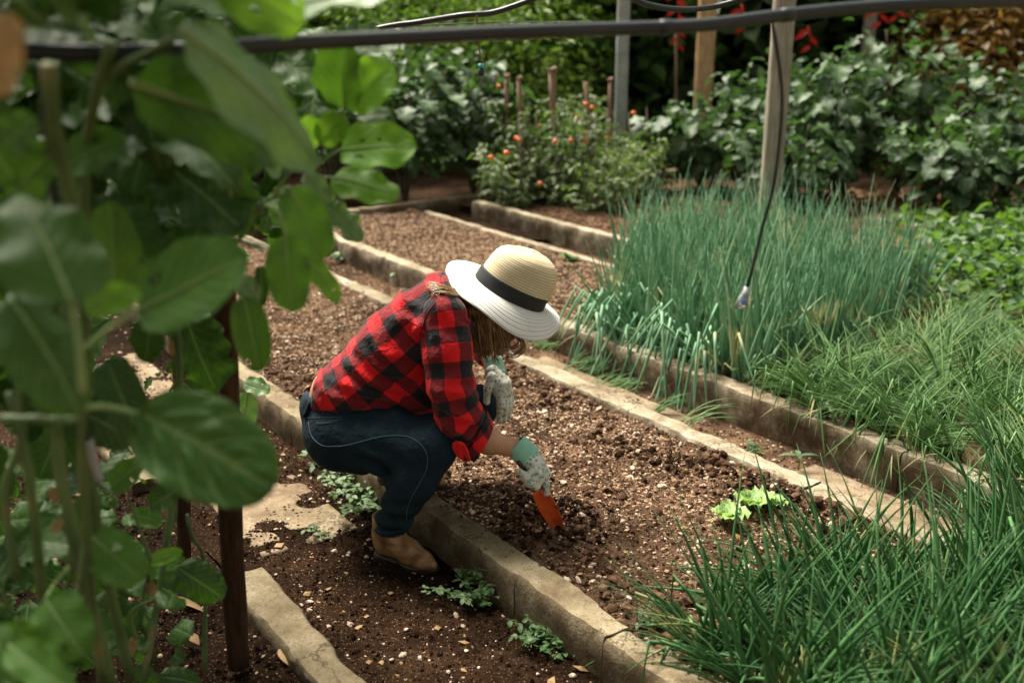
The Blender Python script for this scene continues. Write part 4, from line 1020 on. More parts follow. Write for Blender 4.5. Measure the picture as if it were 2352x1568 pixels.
# front bed
fk = lambda u, v: u < 1.70 + 0.08 * math.sin(v * 9) - 0.25 * max(0, 2.0 - v) - 0.45 * max(0, v - 2.05)
for (u, v) in spots(0.25, 1.86, 1.74, 2.72, 0.12, 0.12, keep=fk):
    edge = u > 1.42; side = 'near the thick kerb' if v < 2.0 else ('in the middle' if v < 2.4 else 'near the flush kerb')
    if edge: clump('spring_onion', GV(u, v, 0.10), 'spring onion on the rim beside the bare soil, ' + side, 'onions on the rim beside the bare soil ' + side, FR_UP, FR_DR, 7, 7, FRF, 0.03, 1, bias=(UD * 0.6 - VD * 0.5) if R.random() < 0.6 else None)
    else:
        d = 'one row in' if u > 1.1 else 'closest to the camera'
        clump('spring_onion', GV(u, v, 0.10), 'spring onion in the dark green mass, %s, %s' % (d, side), 'massed onions %s, %s' % (d, side), FR_UP, FR_DR, 9, 4, FRF, 0.04, 1 if R.random() < 0.4 else 0, s0=R.uniform(0.9, 1.25))
for (u, v) in spots(0.5, 1.62, 2.8, 3.3, 0.15, 0.15, keep=lambda u, v: u < 1.3 + 0.9 * (v - 2.8)):
    clump('spring_onion', GV(u, v, 0.0), 'spring onion plant grown over the path at the right edge', 'onions overgrowing the path', FR_UP, FR_DR, 11, 4, FRF, 0.04, 0, s0=1.3)
# far right ground cover
for k, (x, y, s, lab) in enumerate([(3.1, 6.6, 1.0, 'ground cover'), ]):
    v, f, uv = cloud(9000, 1.5, 1.6, 0.20, 0.08, 5, clump=90, aspect=1.4, up=1.2, zc=0.16)
    o = link('ground_cover', mesh('ground_cover', v, f, M['cover'], uv=uv), None, (3.75, 5.9, 0.0)); tag(o, 'bright green leafy ground cover right of the spring onions', 'ground cover', kind='stuff')
v, f, uv = cloud(5000, 2.2, 1.3, 0.2, 0.10, 6, clump=50, aspect=1.6, up=1.0, zc=0.14)
o = link('ground_cover', mesh('ground_cover', v, f, M['bush'], uv=uv), None, (4.9, 7.4, 0.0)); tag(o, 'dark green ground cover under the right-hand aubergines', 'ground cover', kind='stuff')
# dry fallen leaves on the far ground
v, f, uv = cloud(1300, 2.3, 0.9, 0.03, 0.09, 8, clump=40, aspect=1.5, up=1.5, zc=0.03)
o = link('leaf_litter', mesh('leaf_litter', v, f, M['kale_brown'], uv=uv), None, (2.6, 8.9, 0.03)); tag(o, 'pale dry leaf litter under the aubergines', 'leaf litter', kind='stuff')

# ------------------------------------------------------------------ weeds, grass, lettuce
WL = []
for i in range(3):
    v, f, uv = leaf_geo(0.03, 0.018, 2, 4, bend=0.6, seed=i, shape='ovate'); WL.append((v, f, uv))
def weed(p, label, h=0.08, n=7, leaves=9, ls=1.0, mat='weed', seed=0, sprawl=1.0, group='small weeds along the paths'):
    rs = random.Random(seed); root = empty('weed', p); tag(root, label, 'weed', group); st = MB(); lf = MB()
    for k in range(n):
        a = rs.uniform(0, 6.28); r = h * sprawl * rs.uniform(0.5, 1.3); hh = h * rs.uniform(0.4, 1.0)
        P = smooth_path([(0, 0, 0), (math.cos(a) * r * .4, math.sin(a) * r * .4, hh * .7), (math.cos(a) * r, math.sin(a) * r, hh)], 5); st.tube(P, 0.0012, 3)
        for q in range(leaves):
            t = rs.uniform(0.2, 1); c = P[min(len(P) - 1, int(t * (len(P) - 1)))]; v, f, uv = WL[rs.randrange(3)]
            aa = rs.uniform(0, 6.28); m = frame((math.cos(aa), math.sin(aa), rs.uniform(-.2, .5)), (rs.uniform(-.4, .4), rs.uniform(-.4, .4), 1)); s = ls * rs.uniform(0.6, 1.2)
            lf.add([c + m @ (Vector(x) * s) for x in v], f, uv)
    st.build('stems', M['stem'], root); tag(lf.build('foliage', M[mat], root), kind='stuff'); return root
weed(G(1075, 1335, 0.0), 'bushy green weed at the foot of the kerb right of the boot', 0.09, 9, 12, 0.85, seed=1)
weed(G(1060, 1375, 0.0), 'sprawling weed just below the boot tip', 0.07, 6, 10, 0.8, seed=2, sprawl=1.6)
weed(G(1255, 1490, 0.0), 'small clover-like weed at the bottom beside the kerb', 0.05, 6, 9, 0.8, seed=3, sprawl=1.6, mat='cover')
weed(G(1310, 1500, 0.0), 'tiny weed right of the clover-like one', 0.04, 5, 8, 0.7, seed=4, sprawl=1.6, mat='cover')
weed(G(815, 1125, 0.0), 'pale-leaved weed under the gardener\'s thigh', 0.10, 10, 12, 0.9, seed=5, sprawl=1.3)
weed(G(870, 1150, 0.0), 'weed between the two boots', 0.08, 9, 12, 0.9, seed=6, sprawl=1.3)
for i_, (x_, y_, l_) in enumerate(((790, 1100, 'pale weed below the seat of the jeans'), (845, 1120, 'dense weed beneath the bent thigh'), (830, 1165, 'straggly pale weed left of the shin'), (880, 1185, 'weed touching the back of the trouser leg'), (745, 1060, 'small weed under the back of the jeans'), (905, 1130, 'weed behind the near shin'))):
    weed(G(x_, y_, 0.0), l_, 0.11, 9, 12, 1.0, seed=80 + i_, sprawl=1.3)
weed(G(1100, 1390, 0.0), 'small spreading weed along the foot of the kerb', 0.07, 8, 12, 0.8, seed=91, mat='cover', sprawl=1.5)
weed(G(1225, 1470, 0.0), 'clover-leaved weed near the bottom of the kerb', 0.06, 8, 12, 0.8, seed=92, mat='cover', sprawl=1.5)
weed(G(730, 1230, 0.01), 'tiny dark weed on the tan slab', 0.04, 5, 6, 0.8, seed=7, sprawl=1.8, mat='bush')
weed(G(760, 1075, 0.01), 'straggly weed behind the gardener\'s seat', 0.06, 6, 7, 0.7, seed=8, sprawl=1.6)
weed(G(935, 650, 0.0), 'grey-green weed clump on the path behind the shoulder', 0.13, 12, 12, 1.5, seed=9)
weed(G(790, 605, 0.0), 'low weed against the raised kerb behind the green leaves', 0.09, 8, 9, 1.3, seed=10)
weed(G(885, 632, 0.0), 'small weed left of the grey-green clump', 0.07, 6, 9, 1.2, seed=20)
weed(G(1180, 525, 0.0), 'weed between the two kerbs left of the spring onions', 0.12, 9, 9, 1.6, seed=11)
weed(G(1315, 600, 0.1), 'seedling weed on the bare bed behind the hat', 0.07, 6, 7, 1.5, seed=12)
weed(G(1500, 1430, 0.11), 'tiny round-leaved weed in the soil among the front onions', 0.04, 6, 5, 0.9, seed=13, sprawl=1.4, mat='cover')
weed(G(1880, 960, 0.14), 'leafy weed hanging over the raised kerb below the chives', 0.10, 8, 9, 1.2, seed=14, sprawl=1.2)
weed(G(1725, 1040, 0.0), 'small green weed on the pale slab', 0.05, 5, 7, 0.9, seed=15, mat='cover')
weed(G(590, 880, 0.05), 'small weed at the left end of the thick kerb', 0.10, 7, 8, 1.1, seed=16)
weed(G(690, 480, 0.0), 'weed patch at the far end of the dug bed', 0.15, 10, 10, 2.2, seed=17)
weed(G(1755, 905, 0.1), 'broad-leaved weed under the splayed chives', 0.12, 8, 9, 1.5, seed=18, mat='cover')
# two-leaved seedling
root = empty('seedling', G(1832, 1085, 0.0)); tag(root, 'grey-green seedling with long spreading leaves on the pale slab', 'seedling')
mb = MB(); mb.tube([(0, 0, 0), (0.004, 0, 0.04), (0, 0, 0.075)], 0.003, 5); mb.build('stem', M['stem'], root)
for a in (0.1, 3.0, 1.6, 4.6):
    v, f, uv = leaf_geo(0.085 if a in (0.1, 3.0) else 0.045, 0.022, 4, 7, bend=0.7, shape='lance', seed=int(a * 3)); o = link('leaf', mesh('leaf', v, f, M['eggplant'], uv=uv), root, (0, 0, 0.07)); o.rotation_euler = frame((math.cos(a), math.sin(a) * 0.6, 0.3), (0, 0, 1)).to_euler()
def grass(p, label, n, L, seed, mat='chive', spread=0.1):
    rs = random.Random(seed); mb = MB(); root = empty('grass_tuft', p); tag(root, label, 'grass', 'grass tufts on the path')
    for i in range(n):
        P, rad = blade(L * rs.uniform(0.5, 1.2), 0.0017, seed * 31 + i, None, 0.5, 1.1, n=6); a = rs.uniform(0, 6.28); r = spread * rs.random(); o = Vector((math.cos(a) * r, math.sin(a) * r, 0)); mb.tube([q + o for q in P], rad, 3)
    tag(mb.build('blades', M[mat], root), kind='stuff')
grass(G(1335, 850, 0), 'grass tuft beside the pale slab near the gloved hand', 60, 0.15, 1, spread=0.14)
grass(G(1400, 890, 0), 'second grass tuft right of the one by the gloved hand', 40, 0.12, 2, spread=0.12)
grass(G(1510, 945, 0.02), 'small upright grass tuft against the flush kerb', 16, 0.17, 3, spread=0.03)
grass(G(1240, 800, 0), 'thin grass behind the curled hair', 30, 0.16, 4, spread=0.1)
grass(G(965, 640, 0), 'grass tuft beside the grey-green weed clump', 30, 0.18, 5, spread=0.06)
grass(G(1560, 990, 0.0), 'sparse long grass blades arching over the path', 9, 0.28, 6, spread=0.05)

def lettuce(p, label, n, s, seed):
    rs = random.Random(seed); root = empty('lettuce_seedling', p); tag(root, label, 'lettuce', 'lettuce seedlings')
    for k in range(n):
        a = k * 2.4 + rs.uniform(-.3, .3); t = k / n; L = s * rs.uniform(0.7, 1.1) * (1 - 0.35 * t)
        v, f, uv = leaf_geo(L, L * 0.95, 10, 9, bend=0.9 - 0.5 * t, cup=0.25, wave=0.17, wn_=9, shape='round', seed=seed * 10 + k, quilt=0.05, qa=2.0, qv=5)
        v = [(x * min(1, 0.25 + y / L * 1.7), y, z) for x, y, z in v]
        o = link('leaf', mesh('leaf', v, f, M['lettuce'], uv=uv), root, (0, 0, 0.004)); o.rotation_euler = frame((math.cos(a), math.sin(a), 1.0 + 1.1 * t), (-math.cos(a) * .3, -math.sin(a) * .3, 1)).to_euler()
    return root
lettuce(G(1668, 1195, 0.115), 'larger pale green lettuce seedling on the left of the group', 10, 0.080, 1)
lettuce(G(1722, 1165, 0.115), 'ruffled pale green lettuce seedling in the middle', 11, 0.090, 2)
lettuce(G(1775, 1165, 0.115), 'small lettuce seedling on the right, next to the onion blades', 6, 0.06, 3)
# ------------------------------------------------------------------ the gardener
person = empty('person', G(905, 1290, 0.0)); tag(person, 'gardener in red plaid shirt, dark jeans and straw hat crouching with a hand trowel', 'person')
def w3(t): return np.array(W(*t))
def field(prims, k):
    pr = [(w3(a), w3(b), ra, rb) for a, b, ra, rb in prims]
    lo = np.min([np.minimum(a - ra, b - rb) for a, b, ra, rb in pr], 0) - 0.03
    hi = np.max([np.maximum(a + ra, b + rb) for a, b, ra, rb in pr], 0) + 0.03
    def f(P): return sunion([rcone(P, *q) for q in pr], k)
    return f, lo, hi
def build(name, f, lo, hi, h, mat, parent=person, uvf=None, bbox_uv=False):
    v, fc = surfnets(f, lo, hi, h)
    uv = uvf(v) if uvf else None
    return wpart(name, v, fc, mat, parent, uv=uv)
tors = (W(905, 805, 3.2) - W(790, 985, 3.2)).normalized()          # torso axis

# jeans
jeans_pr = [
 ((785, 985, 3.12), (785, 985, 3.26), 0.122, 0.122), ((752, 935, 3.15), (752, 935, 3.25), 0.088, 0.088),
 ((785, 1000, 3.10), (985, 1024, 2.99), 0.118, 0.090), ((820, 985, 3.09), (900, 995, 3.03), 0.085, 0.080), ((985, 1026, 2.99), (949, 1098, 2.975), 0.088, 0.077),
 ((949, 1098, 2.975), (903, 1196, 2.975), 0.077, 0.051), ((903, 1196, 2.975), (900, 1232, 2.98), 0.052, 0.056),
 ((800, 985, 3.28), (1096, 932, 3.42), 0.112, 0.074), ((1096, 932, 3.42), (1000, 1005, 3.38), 0.072, 0.058), ((1000, 1005, 3.38), (918, 1092, 3.33), 0.058, 0.050)]
jf, lo, hi = field(jeans_pr, 0.020)
wp = np.array(W(702, 898, 3.2)); _vr = ray(702, 898).normalized() * 0.75 + Vector((0, 1, 0)) * 0.25; wn_v = np.array((W(800, 960, 3.2) - W(702, 898, 3.2)).cross(_vr).normalized()); wn_v = wn_v if wn_v[2] > 0 else -wn_v
hemp = np.array(W(897, 1230, 2.93)); hemd = np.array((0.02, -0.12, -0.99))
def jeans(P):
    d = jf(P)
    cr = 0
    # creases gathered at the hip, behind the knee and at the ankle
    for c, ax, fr, am, rad in ((w3((880, 1075, 3.0)), np.array([0.5, 0, 1.0]), 85, 0.015, 0.085), (w3((935, 930, 3.1)), np.array([1.0, 0, 0.35]), 90, 0.007, 0.12), (w3((900, 1190, 2.95)), np.array([0.15, 0.2, 1.0]), 120, 0.009, 0.08), (w3((1000, 960, 3.0)), np.array([1.0, 0.2, 0.2]), 110, 0.006, 0.08)):
        q = P - c; w = np.exp(-(q ** 2).sum(-1) / rad ** 2); ph = q @ ax * fr + 2.2 * vn3(P[..., 0] * 14, P[..., 1] * 14, P[..., 2] * 14, 3); cr = cr + am * w * np.sin(ph)
    d = d + cr + 0.003 * vn3(P[..., 0] * 11, P[..., 1] * 11, P[..., 2] * 11, 5)
    d = np.where(P[..., 0] < W(762, 930, 3.2).x, np.maximum(d, plane(P, wp, wn_v)), d)
    hp = plane(P, hemp, hemd); nearleg = (np.abs(P[..., 1] - 2.955) < 0.2) & (P[..., 2] < 0.25)
    return np.where(nearleg, np.maximum(d, hp), d)
jo = build('jeans', jeans, lo, hi, 0.0065, M['denim'])
tag(jo, 'dark blue jeans')
jme = jo.data; joff = np.array(person.location)
jv = np.zeros(len(jme.vertices) * 3); jme.vertices.foreach_get('co', jv); jv = jv.reshape(-1, 3) + joff
jbvh = BVHTree.FromPolygons([tuple(p) for p in jv], [tuple(p.vertices) for p in jme.polygons])
def onsurf(bvh, px, py, lift=0.0012):
    o = Vector((0, 0, CAMH)); d = ray(px, py).normalized(); r = bvh.ray_cast(o, d)
    return (r[0] + r[1] * lift) if r[0] is not None else None
def c2(x, y): return ((700 + x * .3508) / 1.0884, (950 + y * .3508) / 1.0884)
def seam(pts, rad, mat, name, dash=None):
    sp = smooth_path([Vector((*c2(*q), 0)) for q in pts], 14); mb = MB(); run = []
    for p in sp:
        s = onsurf(jbvh, p.x, p.y)
        if s is not None: run.append(s)
    if dash:
        for i in range(0, len(run) - 2, 2): mb.tube([run[i], run[i + 1]], rad, 4)
    elif len(run) > 2: mb.tube(run, rad, 5)
    return mb.build(name, mat, jo, world=True)
seam([(203, 300), (228, 400), (300, 463), (390, 470), (500, 458), (620, 425), (730, 402), (850, 395), (940, 413), (1010, 465), (1050, 545), (1040, 640), (990, 740), (940, 830), (905, 920), (900, 1000)], 0.0011, M['stitch'], 'side_seam')
seam([(180, 268), (250, 268), (350, 266), (440, 262)], 0.0009, M['stitch'], 'waistband_stitch')
seam([(262, 300), (300, 302), (370, 292), (440, 268)], 0.0008, M['stitch'], 'pocket_stitch')
seam([(262, 308), (300, 310), (372, 300), (445, 276)], 0.0008, M['stitch'], 'pocket_stitch')
seam([(672, 1065), (740, 1085), (830, 1078), (915, 1050)], 0.0008, M['stitch'], 'hem_stitch', dash=True)
seam([(676, 1098), (740, 1112), (830, 1108), (925, 1078)], 0.0020, M['denim'], 'hem_fold')
for a, b in (((236, 112), (180, 262)),):
    sp = [onsurf(jbvh, *c2(a[0] + (b[0] - a[0]) * t / 8, a[1] + (b[1] - a[1]) * t / 8), 0.004) for t in range(9)]
    sp = [s for s in sp if s is not None]
    if len(sp) > 2: mb = MB(); mb.tube(sp, 0.006, 6); mb.build('belt_loop', M['denim'], jo, world=True)
# belt
def beltf(P):
    d = jf(P); s = plane(P, wp + wn_v * 0.004, wn_v)
    return np.maximum(np.maximum(np.abs(d - 0.002) - 0.0045, np.abs(s) - 0.016), P[..., 0] - W(765, 930, 3.2).x)
build('belt', beltf, np.array(W(680, 1000, 3.0)) - 0.05, np.array(W(900, 880, 3.45)) + 0.05, 0.004, M['belt'])

# shirt body
spine = [(770, 905, 3.2), (850, 862, 3.2), (905, 805, 3.2), (975, 745, 3.2), (1020, 705, 3.2), (1062, 676, 3.21)]
sh_pr = []
rr = [0.092, 0.112, 0.120, 0.120, 0.098, 0.062]
for i in range(5):
    for dy in (-0.065, 0.065):
        w0, w1 = [1.0 if q < 4 else (0.85 if q == 4 else 0.2) for q in (i, i + 1)]
        a = (spine[i][0], spine[i][1], spine[i][2] + dy * w0); b = (spine[i + 1][0], spine[i + 1][1], spine[i + 1][2] + dy * w1)
        sh_pr.append((a, b, rr[i], rr[i + 1]))
sh_pr += [((1018, 728, 3.08), (1022, 722, 3.2), 0.080, 0.09), ((1036, 716, 3.36), (1022, 722, 3.2), 0.080, 0.09),
          ((835, 905, 3.15), (970, 885, 3.13), 0.085, 0.092), ((835, 905, 3.27), (970, 885, 3.27), 0.085, 0.09), ((990, 800, 3.2), (960, 870, 3.2), 0.11, 0.10), ((765, 912, 3.09), (790, 912, 3.08), 0.045, 0.06)]
sf, slo, shi = field(sh_pr, 0.035)
hpt = np.array(W(729, 900, 3.2)); hn = np.array((-0.985, 0.0, 0.16))
SPW = [np.array(W(*s)) for s in spine]
def spine_uv(v):
    best = np.full(len(v), 1e9); S = np.zeros(len(v)); A = np.zeros(len(v)); acc = 0
    up = np.array([-0.62, 0, 0.78])
    for i in range(len(SPW) - 1):
        a, b = SPW[i], SPW[i + 1]; ba = b - a; L = np.linalg.norm(ba); t = ((v - a) @ ba) / L ** 2
        tc = np.clip(t, 0 if i else -2, 1 if i < len(SPW) - 2 else 3); d = v - a - tc[:, None] * ba; dd = (d ** 2).sum(1)
        m = dd < best; best[m] = dd[m]; S[m] = acc + tc[m] * L
        A[m] = 1
        acc += L
    # circumferential coordinate measured about the mean axis
    ax = (SPW[4] - SPW[0]); ax /= np.linalg.norm(ax); up = np.array([-ax[2], 0, ax[0]]); q = v - SPW[2]
    h = q @ up; y = v[:, 1] - 3.2
    ang = np.arctan2(-y, h)          # 0 on the back, pi/2 on the near side
    return np.stack([S + 0.012, ang * 0.150 + 0.5], 1)
FOLDS_T = [(w3((960, 800, 3.0)), np.array([0.2, 0, 1.0]), 95, 0.010, 0.10), (w3((850, 880, 3.05)), np.array([0.5, 0, 1.0]), 110, 0.009, 0.11), (w3((900, 740, 3.15)), np.array([0.9, 0.3, 0.5]), 60, 0.005, 0.14), (w3((980, 700, 3.1)), np.array([0.6, 0.2, -1.0]), 90, 0.007, 0.07), (w3((765, 885, 3.1)), np.array([0.3, 0.2, 1.0]), 160, 0.006, 0.06), (w3((955, 760, 3.0)), np.array([0.7, 0.0, -0.4]), 120, 0.007, 0.07)]
def shirt(P):
    d = sf(P); cr = 0
    for c, ax, fr, am, rad in FOLDS_T:
        q = P - c; w = np.exp(-(q ** 2).sum(-1) / rad ** 2); ph = q @ ax * fr + 3.0 * vn3(P[..., 0] * 10, P[..., 1] * 10, P[..., 2] * 10, 13); cr = cr + am * w * np.sin(ph)
    d = d + cr + 0.006 * vn3(P[..., 0] * 9, P[..., 1] * 9, P[..., 2] * 9, 15) + 0.003 * vn3(P[..., 0] * 24, P[..., 1] * 24, P[..., 2] * 24, 16)
    d = np.maximum(d, plane(P, hpt, hn) + 0.006 * vn3(P[..., 0] * 15, P[..., 1] * 25, P[..., 2] * 25, 17))
    npt = np.array(W(1058, 668, 3.2)); nn = np.array([0.75, 0, 0.45]); nn = nn / np.linalg.norm(nn)
    return np.maximum(d, plane(P, npt, nn))
so = build('shirt', shirt, slo, shi, 0.0065, M['plaid'], uvf=spine_uv); tag(so, 'red and black buffalo plaid shirt with rolled sleeves')
def collarf(P):
    d = sf(P); npt = np.array(W(1046, 668, 3.2)); nn = np.array([0.80, 0, 0.60]); s = plane(P, npt, nn)
    return np.maximum(np.abs(d - 0.006 - 0.004 * vn3(P[..., 0] * 25, P[..., 1] * 25, P[..., 2] * 25, 6)) - 0.0045, np.abs(s + 0.012) - 0.022)
build('collar', collarf, np.array(W(960, 800, 3.0)) - 0.06, np.array(W(1100, 610, 3.45)) + 0.05, 0.0045, M['plaid'], parent=so, uvf=lambda v: np.stack([v[:, 0] * 1.0 + v[:, 2] * 0.4, v[:, 1] + v[:, 2] * 0.3], 1))

# sleeves
def sleeve(name, arm, rads, endp, endn, seed, foldc):
    pr = [(arm[i], arm[i + 1], rads[i], rads[i + 1]) for i in range(len(arm) - 1)]; f, lo, hi = field(pr, 0.02); AW = [np.array(W(*a)) for a in arm]
    ep = np.array(W(*endp)); en = np.array(endn) / np.linalg.norm(endn)
    def g(P):
        d = f(P); cr = 0
        for c, ax, fr, am, rad in foldc:
            q = P - w3(c); w = np.exp(-(q ** 2).sum(-1) / rad ** 2); ph = q @ np.array(ax) * fr + 2.6 * vn3(P[..., 0] * 13, P[..., 1] * 13, P[..., 2] * 13, seed); cr = cr + am * w * np.sin(ph)
        d = d + cr + 0.005 * vn3(P[..., 0] * 14, P[..., 1] * 14, P[..., 2] * 14, seed + 1) + 0.002 * vn3(P[..., 0] * 34, P[..., 1] * 34, P[..., 2] * 34, seed + 2)
        return np.maximum(d, plane(P, ep, en))
    def uvf(v):
        best = np.full(len(v), 1e9); S = np.zeros(len(v)); A = np.zeros(len(v)); acc = 0
        for i in range(len(AW) - 1):
            a, b = AW[i], AW[i + 1]; ba = b - a; L = np.linalg.norm(ba); t = ((v - a) @ ba) / L ** 2; tc = np.clip(t, 0 if i else -2, 1 if i < len(AW) - 2 else 3)
            d = v - a - tc[:, None] * ba; dd = (d ** 2).sum(1); m = dd < best; best[m] = dd[m]; S[m] = acc + tc[m] * L
            u = ba / L; side = np.array([u[2], 0, -u[0]]); side /= np.linalg.norm(side)
            an = np.arctan2(d @ side, -(v[:, 1] - (a + tc[:, None] * ba)[:, 1])); A[m] = an[m]; acc += L
        return np.stack([S + 0.005, A * 0.068 + 0.5 + 0.0245], 1)
    o = build(name, g, lo, hi, 0.006, M['plaid'], parent=so, uvf=uvf); return f, ep, en, o, uvf
arm = [(1018, 728, 3.055), (1028, 800, 3.02), (1034, 880, 2.99), (1055, 955, 2.99), (1110, 1020, 3.01)]
ncf, nep, nen, nso, nuv = sleeve('sleeve', arm, [0.073, 0.074, 0.071, 0.071, 0.050], (1112, 1008, 3.01), (0.80, 0.0, -0.42), 31,
   [((1060, 940, 2.93), (0.5, 0, 1.0), 120, 0.012, 0.08), ((1020, 760, 3.0), (1.0, 0, 0.5), 90, 0.006, 0.06), ((1090, 1000, 2.95), (0.8, 0, -0.6), 150, 0.009, 0.06), ((1040, 850, 2.95), (-0.5, 0, 1.0), 75, 0.005, 0.09)])
arm2 = [(1034, 720, 3.37), (1075, 760, 3.50), (1112, 790, 3.60), (1125, 822, 3.48)]
sleeve('sleeve', arm2, [0.07, 0.062, 0.058, 0.048], (1126, 822, 3.47), (0.2, -0.8, -0.6), 41, [((1110, 800, 3.55), (0.3, 0.5, 1.0), 120, 0.006, 0.08)])
# rolled cuff
def cufff(P):
    d = ncf(P); s = plane(P, nep, nen) + 0.016
    return np.maximum(np.abs(d - 0.006 - 0.003 * vn3(P[..., 0] * 40, P[..., 1] * 40, P[..., 2] * 40, 61)) - 0.0055, np.abs(s) - 0.020 - 0.004 * vn3(P[..., 0] * 22, P[..., 1] * 22, P[..., 2] * 22, 62))
build('rolled_cuff', cufff, nep - 0.11, nep + 0.11, 0.004, M['plaid'], parent=so, uvf=nuv)
# hanging cuff tab
tb = [W(1055, 1020, 2.93), W(1062, 1040, 2.925), W(1070, 1055, 2.925), W(1073, 1066, 2.93)]
tf, tl_, th_ = (lambda P: np.maximum(np.minimum(rcone(P, np.array(tb[0]), np.array(tb[1]), 0.024, 0.021), rcone(P, np.array(tb[1]), np.array(tb[2]), 0.021, 0.015)), np.abs((P - np.array(tb[1])) @ np.array([0.1, 0.95, 0.3])) - 0.0045)), np.array(tb[1]) - 0.06, np.array(tb[1]) + 0.06
tabo = build('cuff_tab', tf, tl_, th_, 0.0035, M['plaid'], parent=so, uvf=lambda v: np.stack([v[:, 0] * 0 + 0.01 + (v[:, 0] - tb[1].x) * 0.2 + 0.01, v[:, 2] * 0 + 0.01], 1))
v, f = sphere(0.0062, 12, 6, 0.4); mm = Matrix.Rotation(math.pi / 2, 3, 'X'); bp = W(1070, 1053, 2.918)
wpart('button', [bp + mm @ Vector(q) for q in v], f, M['button'], tabo)

# body
FWD = Vector((0.885, -0.05, -0.465)).normalized(); UPH = Vector((0.465, 0.0, 0.885)).normalized(); SID = UPH.cross(FWD)      # head frame
HC = W(1156, 696, 3.21)
def hp(f, u, s=0.0): return HC + FWD * f + UPH * u + SID * s
hax = np.array([list(FWD), list(SID), list(UPH)])
body_pr = [((785, 985, 3.14), (785, 985, 3.26), 0.10, 0.10), ((785, 985, 3.2), (850, 862, 3.2), 0.105, 0.095), ((850, 862, 3.16), (975, 745, 3.15), 0.088, 0.09), ((850, 862, 3.24), (975, 745, 3.25), 0.088, 0.09),
 ((1010, 722, 3.10), (1024, 716, 3.32), 0.065, 0.065), ((1020, 705, 3.2), (1060, 690, 3.21), 0.07, 0.055), ((1060, 690, 3.21), (1118, 715, 3.21), 0.052, 0.050),
 ((1018, 728, 3.06), (1045, 950, 3.0), 0.05, 0.044), ((1045, 950, 3.0), (1120, 1012, 3.01), 0.044, 0.040), ((1120, 1012, 3.01), (1200, 1035, 3.02), 0.038, 0.026), ((1200, 1035, 3.02), (1232, 1072, 3.0), 0.026, 0.022),
 ((1034, 720, 3.35), (1110, 790, 3.60), 0.045, 0.038), ((1110, 790, 3.60), (1132, 840, 3.38), 0.038, 0.024), ((1132, 840, 3.38), (1145, 880, 3.33), 0.024, 0.022),
 ((785, 1000, 3.11), (985, 1024, 2.99), 0.095, 0.07), ((985, 1024, 2.99), (904, 1200, 2.975), 0.062, 0.038), ((904, 1200, 2.975), (901, 1215, 2.98), 0.034, 0.03),
 ((800, 985, 3.28), (1096, 935, 3.42), 0.09, 0.055), ((1096, 935, 3.42), (1000, 1005, 3.38), 0.050, 0.042), ((1000, 1005, 3.38), (905, 1092, 3.33), 0.042, 0.034), ((768, 925, 3.16), (768, 925, 3.24), 0.080, 0.080), ((768, 898, 3.14), (768, 898, 3.26), 0.074, 0.074)]
bf, blo, bhi = field(body_pr, 0.02)
def body(P):
    d = bf(P)
    h = ell(P, list(HC), (0.096, 0.075, 0.098), hax)
    h = smin(h, rcone(P, np.array(hp(0.030, -0.045)), np.array(hp(0.058, -0.100)), 0.055, 0.024), 0.03)   # jaw
    h = smin(h, rcone(P, np.array(hp(0.060, -0.02, 0.03)), np.array(hp(0.060, -0.045, 0.028)), 0.032, 0.026), 0.02)
    h = smin(h, rcone(P, np.array(hp(0.060, -0.02, -0.03)), np.array(hp(0.060, -0.045, -0.028)), 0.032, 0.026), 0.02)
    h = smin(h, rcone(P, np.array(hp(0.090, -0.006)), np.array(hp(0.112, -0.046)), 0.008, 0.0125), 0.010)            # nose
    h = smin(h, rcone(P, np.array(hp(0.088, -0.072, -0.016)), np.array(hp(0.088, -0.072, 0.016)), 0.009, 0.009), 0.008)   # lips mound
    for sgn in (-1, 1):
        h = np.maximum(h, -rcone(P, np.array(hp(0.100, -0.014, 0.030 * sgn)), np.array(hp(0.102, -0.014, 0.036 * sgn)), 0.013, 0.013))
        h = smin(h, rcone(P, np.array(hp(-0.005, -0.005, 0.076 * sgn)), np.array(hp(-0.010, -0.045, 0.073 * sgn)), 0.012, 0.008), 0.006)
    return smin(d, h, 0.02)
lo = np.minimum(blo, np.array(HC) - 0.16); hi = np.maximum(bhi, np.array(HC) + 0.16)
bo = build('body', body, lo, hi, 0.007, M['skin'])
for sgn in (-1, 1):
    v, f = sphere(0.0115, 12, 8, 1.0); e = wpart('eye', [hp(0.083, -0.014, 0.031 * sgn) + Vector(q) for q in v], f, M['eyewhite'], person)
    v, f = sphere(0.006, 10, 6, 1.0); wpart('iris', [hp(0.0905, -0.016, 0.032 * sgn) + Vector(q) for q in v], f, M['iris'], e)
mb = MB(); mb.tube([hp(0.090, -0.0685, -0.022), hp(0.0975, -0.067, -0.010), hp(0.099, -0.0685, 0), hp(0.0975, -0.067, 0.010), hp(0.090, -0.0685, 0.022)], [0.001, 0.0036, 0.003, 0.0036, 0.001], 6)
mb.tube([hp(0.088, -0.0745, -0.020), hp(0.0965, -0.0765, -0.008), hp(0.0965, -0.0765, 0.008), hp(0.088, -0.0745, 0.020)], [0.001, 0.0045, 0.0045, 0.001], 6); mb.build('lips', M['lips'], person, world=True)

